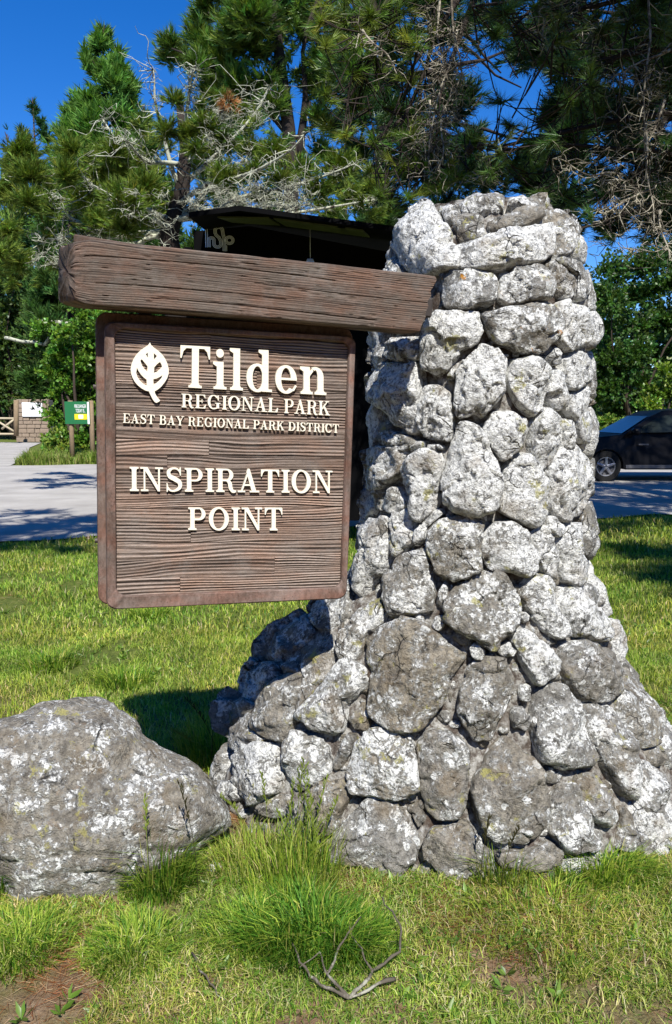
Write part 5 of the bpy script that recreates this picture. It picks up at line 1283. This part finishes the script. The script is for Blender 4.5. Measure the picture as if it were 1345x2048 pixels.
mbx.tube(wiggle(at(10, 675, Yb), at(90, 690, Yb), 8, .08), .06, 6); mbx.tube(wiggle(at(78, 640, Yb), at(145, 650, Yb), 7, .08), .085, 6); mbx.tube(wiggle(at(90, 690, Yb), at(125, 640, Yb), 7, .08), .07, 6)
rt = [o for o in bpy.data.objects if o.name.startswith('oak_tree')][0]; mbx.build('limb', M['lichenbark'], rt, True)
Y = 27.5
leafy('leafy_bush', 'bright green leafy bush standing behind the green notice board', 'bush', cpx([(x, y, 30) for x, y in ((170, 630), (130, 660), (180, 680), (120, 700), (160, 720), (105, 740), (150, 760), (190, 740), (120, 790), (170, 790), (110, 830), (150, 840), (190, 830), (130, 870), (170, 880), (115, 890), (200, 640), (215, 700), (220, 780), (220, 860), (195, 890), (90, 660), (250, 800), (250, 700))], Y, .7, .85), Y, 190, .15, .055, (.125, .24, .030), (at(170, 900, Y).x, Y, 0), 5, .40)
Y = 27
leafy('leafy_shrub', 'pale yellow green shrub low beside the notice board posts', 'shrub', cpx([(x, y, 20) for x, y in ((105, 900), (120, 870), (150, 905), (175, 900), (130, 895), (110, 880), (160, 885), (190, 880))], Y, .3, .85), Y, 230, .13, .05, (.20, .28, .05), (at(140, 925, Y).x, Y, 0), 9, .38)
Y = 34
leafy('broadleaf_tree', 'large rounded dark green bay tree beyond the parked car', 'tree', cpx([(x, y, 46) for x, y in ((1230, 545), (1290, 530), (1340, 510), (1220, 600), (1280, 590), (1340, 570), (1210, 660), (1270, 650), (1330, 640), (1215, 720), (1270, 710), (1320, 710), (1230, 770), (1280, 770), (1200, 780), (1390, 560), (1400, 650), (1400, 740), (1180, 640), (1170, 720), (1350, 760), (1240, 820), (1190, 600))], Y, 1.5, .8), Y, 110, .19, .06, (.062, .125, .026), (at(1270, 870, Y).x, Y, 0), 13, .42)
Y = 29
leafy('leafy_bush', 'lime green bush at the right edge above the parked car', 'bush', cpx([(x, y, 24) for x, y in ((1330, 740), (1310, 780), (1340, 790), (1300, 810), (1360, 760), (1345, 820), (1380, 790))], Y, .5, .85), Y, 190, .15, .05, (.17, .26, .035), (at(1330, 850, Y).x, Y, 0), 15, .38)
leafy('leafy_shrub', 'low yellowish green shrub between pillar and parked car', 'shrub', cpx([(x, y, 20) for x, y in ((1200, 850), (1215, 840), (1240, 850), (1265, 845), (1290, 850), (1180, 850), (1230, 865), (1260, 868), (1210, 868))], Y, .5, .8), Y, 210, .14, .05, (.16, .24, .04), (at(1235, 880, Y).x, Y, 0), 17, .38)
# far wood
f = Foliage(); n = 26000; x = RNG.uniform(-75, 80, n); y = RNG.uniform(52, 62, n)+.002*x*x
top = 5.5+4.5*fbm(x*.16, y*.1, 3, 3)+1.5*vn(x*.7, y*.7, 5); z = top*RNG.uniform(0, 1, n)**.8
P = np.stack([x, y, z], 1); D = unit(RNG.normal(size=(n, 3))+np.array([[0, -.5, .6]])); tufts(f, P, D, 6, .55, .18, 1.3, (.035, .065, .02), .3, leaf=True)
n = 16000; a = RNG.uniform(math.pi*1.02, math.pi*1.98, n); R = RNG.uniform(24, 32, n); x = R*np.cos(a); y = R*np.sin(a)-4  # unseen half ring of trees behind the camera, added to reduce sky fill
top = 9+5*fbm(x*.16, y*.16, 3, 3); P = np.stack([x, y, top*RNG.uniform(0, 1, n)**.8], 1); D = unit(RNG.normal(size=(n, 3)))
tufts(f, P, D, 6, .6, .26, 1.3, (.035, .065, .02), .3, leaf=True)
tag(f.build('distant_wood', M['leaf']), kind='stuff')
# verge grass at the far road edge
f = Foliage()
def verge(x0, x1, yfn, n, h, w):
    x = RNG.uniform(x0, x1, n); y = yfn(x)+np.abs(RNG.normal(size=n))*1.0-.1+.3*vn(x*3, x*0, 4); P = np.stack([x, y, ground_z(x, y)], 1)
    f.add(grass_rows(P, RNG.uniform(.3, 1, n)*h*(.5+vn(x*2, y*2, 8)), w, .7, tint_rows(n, [(.16, .25, .035), (.24, .30, .06), (.34, .32, .12)], [3, 3, 1.5])))
verge(-10.0, -4.5, lambda x: far_edge(x), 9000, .45, .03)
verge(2, 18, lambda x: far_edge(x)+.3, 7000, .5, .03)
tag(f.build('grass', M['grass']), kind='stuff')

# ================================================================== KIOSK WITH LOGO
KY = 9.2
kr = thing('kiosk', 'roofed kiosk in painted shade-black colour with a white triple line logo behind the beam', 'kiosk', (at(570, 700, KY).x, KY+1, 0))
M['black'] = simple('shade_black_panel', (.003, .003, .0035), .8, .05, nscale=8, var=.5, bump=.1)  # kiosk's shade is put into this near-black base colour
M['white'] = simple('white_print', (.82, .82, .82), .5, .3, var=.03)
kxl, kxr = at(388, 480, KY).x, at(790, 480, KY).x
mb = MB(); xm_ = at(480, 420, KY-.9).x; mb.add([(x, y, z) for y in (KY, KY+.06) for x, z in ((kxl, .3), (kxr, .3), (kxr, 3.40), (xm_, 3.70), (kxl, 3.64))], [(0, 1, 2, 3, 4), (9, 8, 7, 6, 5)]+[(i, 5+i, 5+(i+1) % 5, (i+1) % 5) for i in range(5)]); mb.build('front_panel', M['black'], kr)
mb = MB(); mb.box((kxl, KY+.06, .3), (kxl+.05, KY+1.9, 3.4)); mb.build('side_panel', M['black'], kr)
mb = MB(); mb.box((kxr-.05, KY+.06, .3), (kxr, KY+1.9, 3.2)); mb.build('side_panel', M['black'], kr)
for x_ in (kxl-.05, kxr+.0):
    for y_ in (KY-.05, KY+1.9): mb = MB(); mb.box((x_-.04, y_-.04, 0), (x_+.04, y_+.04, 3.45)); mb.build('post', M['black'], kr)
# roof: sheet falling towards the right, seen from below
rA = at(383, 432, KY-.5); rB = at(480, 417, KY-.9); rC = at(800, 462, KY-.9); 
def roofz(x, y): return 3.63+.10*(y-8.25)-(.125*(rB.x-x) if x < rB.x else .128*(x-rB.x))
mb = MB(); vs = []
xs_ = [at(378, 432, 8.25).x, rB.x, rC.x+.15]
for x_ in xs_:
    for y_ in (KY-.95, KY+2.2):
        vs += [(x_, y_, roofz(x_, y_)), (x_, y_, roofz(x_, y_)+.05)]
fs = []
for i in range(2):
    a_ = i*4; b_ = a_+4; fs += [(a_, b_, b_+2, a_+2), (a_+1, a_+3, b_+3, b_+1), (a_, a_+1, b_+1, b_), (a_+2, b_+2, b_+3, a_+3)]
fs += [(0, 2, 3, 1), (8, 9, 11, 10)]
mb.add(vs, fs); mb.build('roof', M['black'], kr)
M['panel'] = simple('pale_green_soffit', (.075, .085, .04), .6, .2, nscale=3, var=.8, bump=0)
for (a_, b_) in ((440, 548), (548, 636), (625, 696), (672, 730)):
    x0_, x1_ = at(a_, 440, KY-.5).x, at(b_, 440, KY-.5).x
    q4 = [(x0_+.02, KY-.80), (x1_-.03, KY-.80), (x1_+.06, KY-.35), (x0_+.12, KY-.35)]; mb = MB()
    mb.add([(x, y, roofz(x, y)-.02) for x, y in q4]+[(x, y, roofz(x, y)-.004) for x, y in q4], [(0, 1, 2, 3), (4, 7, 6, 5), (0, 4, 5, 1), (1, 5, 6, 2), (2, 6, 7, 3), (3, 7, 4, 0)])
    mb.build('soffit_panel', M['panel'], kr)
# logo: three parallel bands following h, s, p
def band_path(ctrl, off, wdt):
    P = []
    for i in range(len(ctrl)): P.append(ctrl[i])
    out = []
    L = []; R_ = []
    for i in range(len(P)):
        a = P[max(0, i-1)]; b = P[min(len(P)-1, i+1)]; dx, dy = b[0]-a[0], b[1]-a[1]; l = math.hypot(dx, dy) or 1; nx_, ny__ = -dy/l, dx/l
        L.append((P[i][0]+nx_*(off+wdt/2), P[i][1]+ny__*(off+wdt/2))); R_.append((P[i][0]+nx_*(off-wdt/2), P[i][1]+ny__*(off-wdt/2)))
    return [[L[i], L[i+1], R_[i+1], R_[i]] for i in range(len(P)-1)]
def arcp(cx, cy, r, a0, a1, n=12): return [(cx+r*math.cos(math.radians(a0+(a1-a0)*k/n)), cy+r*math.sin(math.radians(a0+(a1-a0)*k/n))) for k in range(n+1)]
# coordinates in units of logo: x 0..170, y up 0..165 (baseline of p foot 0)
H1 = [(4, 168), (4, 28)]; H2 = [(15, 168), (15, 28)]
SP_ = [(23, 28), (23, 62)]+arcp(38, 74, 15, 180, 0, 8)+[(53, 60)]+arcp(74, 50, 21, 180, 350, 10)+[(94, 68), (84, 90), (66, 108), (61, 122)]+arcp(83, 136, 22, 190, 5, 10)+[(108, 112), (114, 88), (114, 2)]
PB = [(129, 2), (129, 40)]; PR = arcp(146, 73, 21, 215, -145, 22)
lg = []
for path, offs in ((H1, (0,)), (H2, (0,)), (SP_, (-7.5, 0, 7.5)), (PB, (0,)), (PR, (-7, 0, 7))):
    for o_ in offs: lg += band_path(path, o_, 4.6)
M['logo'] = simple('brushed_white_metal', (.88, .88, .88), .35, .5, .35, var=.02, bump=0)
lg0 = at(411, 503, KY-.01); lg1 = at(467, 455, KY-.01); sx_ = (lg1.x-lg0.x)/170; sz_ = (at(411, 452, KY-.01).z-lg0.z)/165
vs = []; fs = []
for i, q_ in enumerate(lg):
    b = len(vs); yy_ = KY-.006-.00002*i; vs += [(lg0.x+u*sx_, yy_, lg0.z+v*sz_) for u, v in q_]; fs.append((b, b+1, b+2, b+3))
link('logo', mesh(vs, fs), M['logo'], kr)
lp_ = at(621, 524, KY-.35); mb = MB(); mb.tube([lp_+Vector((0, 0, .03)), lp_+Vector((0, 0, -.04)), lp_+Vector((0, 0, -.09))], [.035, .06, .075], 10); mb.tube([lp_+Vector((0, 0, .02)), Vector((lp_.x, lp_.y, roofz(lp_.x, lp_.y)))], .003, 4)
o = mb.build('pendant_lamp', M['white'], kr, True)

# ================================================================== NOTICE BOARD, GATE, STONE PIER
M['green'] = simple('green_paint', (.015, .13, .045), .5, .3, var=.1); M['yellow'] = simple('yellow_panel', (.85, .62, .02), .5, .3, var=.08)
M['post'] = simple('weathered_post', (.22, .16, .10), .85, .1, nscale=12, var=.4, bump=.6)
Y = 25.2; nb = thing('notice_board', 'small green fire danger notice board on two wooden posts', 'notice board', (at(160, 920, Y).x, Y, 0))
for px in (141, 182):
    c = at(px, 860, Y); mb = MB(); mb.tube([(c.x, Y+.12, -.1), (c.x, Y+.12, 1.0), (c.x, Y+.12, at(px, 801, Y).z)], [.085, .08, .08], 8); mb.build('post', M['post'], nb, True)
a_, b_ = at(131, 848, Y), at(179, 803, Y); mb = MB(); mb.box((a_.x, Y, a_.z), (b_.x, Y+.035, b_.z)); mb.build('board', M['green'], nb)
a_, b_ = at(150, 839, Y), at(174, 828, Y); mb = MB(); mb.box((a_.x, Y-.008, a_.z), (b_.x, Y-.002, b_.z)); mb.build('rating_panel', M['yellow'], nb)
a_, b_ = at(158, 837, Y), at(167, 829.5, Y); mb = MB(); mb.box((a_.x, Y-.014, a_.z), (b_.x, Y-.009, b_.z)); mb.build('rating_card', M['white'], nb)
a_, b_ = at(176.4, 848, Y), at(178.4, 804, Y); mb = MB(); mb.box((a_.x, Y-.02, a_.z), (b_.x, Y-.002, b_.z)); mb.build('edge_strip', M['white'], nb)
def flat_text(txt, px, py, hpx, Y_, wpx, mat, parent, name='lettering'):
    cu = bpy.data.curves.new('t', 'FONT'); cu.body = txt; cu.extrude = .002; cu.size = 1; to = bpy.data.objects.new('t', cu); COL.objects.link(to); bpy.context.view_layer.update()
    dg = bpy.context.evaluated_depsgraph_get(); me = bpy.data.meshes.new_from_object(to.evaluated_get(dg)); bpy.data.objects.remove(to)
    co = np.zeros(len(me.vertices)*3); me.vertices.foreach_get('co', co); co = co.reshape(-1, 3); mn, mx = co.min(0), co.max(0)
    p0 = at(px, py, Y_); p1 = at(px+wpx, py-hpx, Y_)
    out = np.zeros_like(co); out[:, 0] = p0.x+(co[:, 0]-mn[0])/(mx[0]-mn[0])*(p1.x-p0.x); out[:, 2] = p0.z+(co[:, 1]-mn[1])/(mx[1]-mn[1])*(p1.z-p0.z); out[:, 1] = Y_-co[:, 2]*2
    me.vertices.foreach_set('co', out.ravel()); me.update(); me.materials.clear(); me.materials.append(mat); return link(name, me, None, parent)
flat_text('FIRE DANGER', 149.5, 816, 7, Y-.008, 23, M['white'], nb); flat_text('TODAY IS...', 152, 825, 7, Y-.008, 19, M['white'], nb)
# stone pier with white panel
M['pierstone'] = simple('pier_stone', (.26, .20, .15), .9, .1, nscale=6, var=.4, bump=1)
Y = 45; x0_, x1_ = at(36, 870, Y).x, at(100, 870, Y).x; zt = at(60, 798, Y).z
pr = thing('stone_pier', 'squat brown stone pier carrying a blank white panel beside the gate', 'pier', ((x0_+x1_)/2, Y, 0))
mb = MB(); mb.box((x0_+.06, Y+.06, -.2), (x1_-.06, Y+.9, zt-.05)); mb.build('core', M['mortar'], pr)
rz = 0; z = -.2; k_ = 0
while z < zt-.05:
    h_ = random.uniform(.20, .30); x = x0_-(.0 if z > .4 else .1)
    while x < x1_-.08:
        w_2 = random.uniform(.3, .55); mb = MB(); mb.box((x+.012, Y-random.uniform(0, .05), z+.012), (min(x+w_2, x1_+.03)-.012, Y+.2, min(z+h_, zt)-.012), bev=.02); mb.build('stone', M['pierstone'], pr); x += w_2
    z += h_
a_, b_ = at(47, 833, Y), at(86, 805, Y); mb = MB(); mb.box((a_.x, Y-.12, a_.z), (b_.x, Y-.06, b_.z)); mb.build('white_panel', M['white'], pr)
M['rail'] = simple('pale_rail', (.42, .36, .25), .8, .1, var=.3)
Y = 43; gt = thing('gate', 'pale wooden rail gate with diagonal braces beside the stone pier', 'gate', (at(0, 875, Y).x, Y, 0))
def rail(p, q, r=.06, nm='rail', mt='rail'): mb = MB(); mb.tube([at(*p, Y), at(*q, Y)], r, 6); mb.build(nm, M[mt], gt, True)
rail((-60, 836), (32, 837)); rail((-60, 868), (32, 868)); rail((0, 845), (32, 865)); rail((4, 858), (30, 838)); rail((-60, 866), (-30, 838)); rail((-30, 838), (0, 866)); rail((33, 872), (33, 800), .14, 'post', 'post')

# ================================================================== CAR
M['paint'] = simple('black_car_paint', (.0025, .0025, .004), .42, .12, nscale=2, var=.1, bump=0, coat=.08)
M['glass'] = simple('dark_glass', (.010, .016, .014), .16, .35, var=.05, bump=0)
M['tyre'] = simple('tyre', (.018, .018, .018), .9, .1, bump=.5); M['alloy'] = simple('alloy', (.45, .45, .47), .35, .5, .8, var=.1); M['trim'] = simple('grey_trim', (.10, .10, .11), .5, .4)
M['redlens'] = simple('red_lens', (.3, .01, .01), .3, .5)
cx0 = at(1186, 900, 18.6).x-.77; CY = 18.0
car = thing('parked_car', 'black sport utility car parked on the road beyond the pillar', 'car', (cx0+2.3, CY+.95, .03))
side = [(0.05, .45), (0.0, .62), (.06, .86), (.28, .97), (1.15, 1.07), (1.30, 1.10), (1.95, 1.50), (2.25, 1.63), (2.9, 1.69), (3.8, 1.66), (4.35, 1.52), (4.62, 1.18), (4.72, .95), (4.72, .5), (4.6, .34), (4.25, .30)]
def arch(cx): return [(cx+.40*math.cos(a), .34+.40*math.sin(a)) for a in [math.radians(-5+190*k/10) for k in range(11)]]
prof = side[:-1]+[(4.25, .30)]+arch(3.72)+[(3.30, .27), (1.35, .27)]+arch(.90)+[(.46, .30)]
def carbody():
    bmn = __import__('bmesh').new(); rings = []
    for y_, ins, top in ((0.05, .06, .0), (0.0, 0, 0), (0.02, 0, 0)): pass
    def tum(z): return 0 if z < 1.02 else (z-1.02)*.42
    L = []; R2 = []
    for x, z in prof:
        L.append(bmn.verts.new((cx0+x, CY+tum(z)+(.07 if x < .2 or x > 4.6 else 0), z+.03))); R2.append(bmn.verts.new((cx0+x, CY+1.9-tum(z)-(.07 if x < .2 or x > 4.6 else 0), z+.03)))
    n = len(L)
    bmn.faces.new(L[::-1]); bmn.faces.new(R2)
    for i in range(n): bmn.faces.new((L[i], L[(i+1) % n], R2[(i+1) % n], R2[i]))
    __import__('bmesh').ops.recalc_face_normals(bmn, faces=bmn.faces); __import__('bmesh').ops.bevel(bmn, geom=[e for e in bmn.edges if abs((e.verts[0].co-e.verts[1].co).y) < .12 and e.calc_length() > .09], offset=.035, segments=3, affect='EDGES', clamp_overlap=True)
    me = bpy.data.meshes.new('m'); bmn.to_mesh(me); bmn.free(); return me
link('body', carbody(), M['paint'], car, True, 40)
def side_patch(pts, name, mat, off=.012, parent=car):
    vs = []
    for o_ in (off, -.02): vs += [(cx0+x, CY+(0 if z < 1.02 else (z-1.02)*.42)-o_, z+.03) for x, z in pts]
    n = len(pts); fs = [tuple(range(n)), tuple(range(n, 2*n))[::-1]]+[(i, n+i, n+(i+1) % n, (i+1) % n) for i in range(n)]
    mb = MB(); mb.add(vs, fs); return mb.build(name, mat, parent)
side_patch([(1.50, 1.12), (2.05, 1.44), (2.30, 1.52), (2.52, 1.54), (2.52, 1.14)], 'side_window', M['glass'])
side_patch([(2.60, 1.14), (2.60, 1.545), (3.50, 1.54), (3.55, 1.16)], 'side_window', M['glass']); side_patch([(3.63, 1.17), (3.58, 1.53), (4.15, 1.45), (4.35, 1.22)], 'side_window', M['glass'])
side_patch([(1.35, .30), (1.35, .38), (3.28, .38), (3.28, .30)], 'sill_trim', M['trim'], .03); side_patch([(1.62, .84), (1.62, .87), (1.85, .87), (1.85, .84)], 'door_handle', M['trim'], .04)
side_patch([(.07, .72), (.10, .84), (.42, .90), (.36, .76)], 'headlight', M['alloy'], -.02+.05)
mb = MB(); mb.box((cx0+1.42, CY-.20, 1.10), (cx0+1.60, CY-.02, 1.26), bev=.04); mb.build('wing_mirror', M['paint'], car, True)
ws = MB(); ws.add([(cx0+1.27, CY+.12, 1.14), (cx0+1.27, CY+1.78, 1.14), (cx0+1.93, CY+1.60, 1.54), (cx0+1.93, CY+.30, 1.54)], [(0, 1, 2, 3)]); ws.build('windscreen', M['glass'], car)
for wx in (.90, 3.72):
    for wy, sgn in ((CY+.02, -1), (CY+1.88, 1)):
        c = Vector((cx0+wx, wy, .37)); mb = MB(); n = 28; pr_ = [(.36*.62, .0), (.36*.95, .0), (.365, .03), (.365, .19), (.34, .22), (.22, .22)]
        vs = [(c.x+r*math.cos(2*math.pi*k/n), c.y-sgn*(-d)*-1*0+(-sgn)*(-.0)+(-sgn)*d, c.z+r*math.sin(2*math.pi*k/n)) for r, d in pr_ for k in range(n)]
        fs = [(i*n+k, i*n+(k+1) % n, (i+1)*n+(k+1) % n, (i+1)*n+k) for i in range(len(pr_)-1) for k in range(n)]
        mb.add(vs, fs); wh = mb.build('wheel', M['tyre'], car, True, 40)
        mb = MB(); mb.tube([c+Vector((0, -sgn*.03, 0)), c+Vector((0, -sgn*.005, 0))], .05, 12)
        for k in range(5):
            a_ = 2*math.pi*k/5+.3; d = Vector((math.cos(a_), 0, math.sin(a_))); mb.tube([c+d*.03+Vector((0, -sgn*.02, 0)), c+d*.225+Vector((0, -sgn*.01, 0))], [.042, .026], 6)
        vs = [(c.x+r*math.cos(2*math.pi*k/n), c.y-sgn*d, c.z+r*math.sin(2*math.pi*k/n)) for r, d in ((.235, .0), (.205, .004), (.195, .05)) for k in range(n)]
        mb.add(vs, [(i*n+k, i*n+(k+1) % n, (i+1)*n+(k+1) % n, (i+1)*n+k) for i in range(2) for k in range(n)]); mb.build('rim', M['alloy'], wh, True, 40)
        mb = MB(); mb.tube([c+Vector((0, -sgn*.06, 0)), c+Vector((0, -sgn*.07, 0))], .21, 20); mb.build('brake_disc', M['trim'], wh)
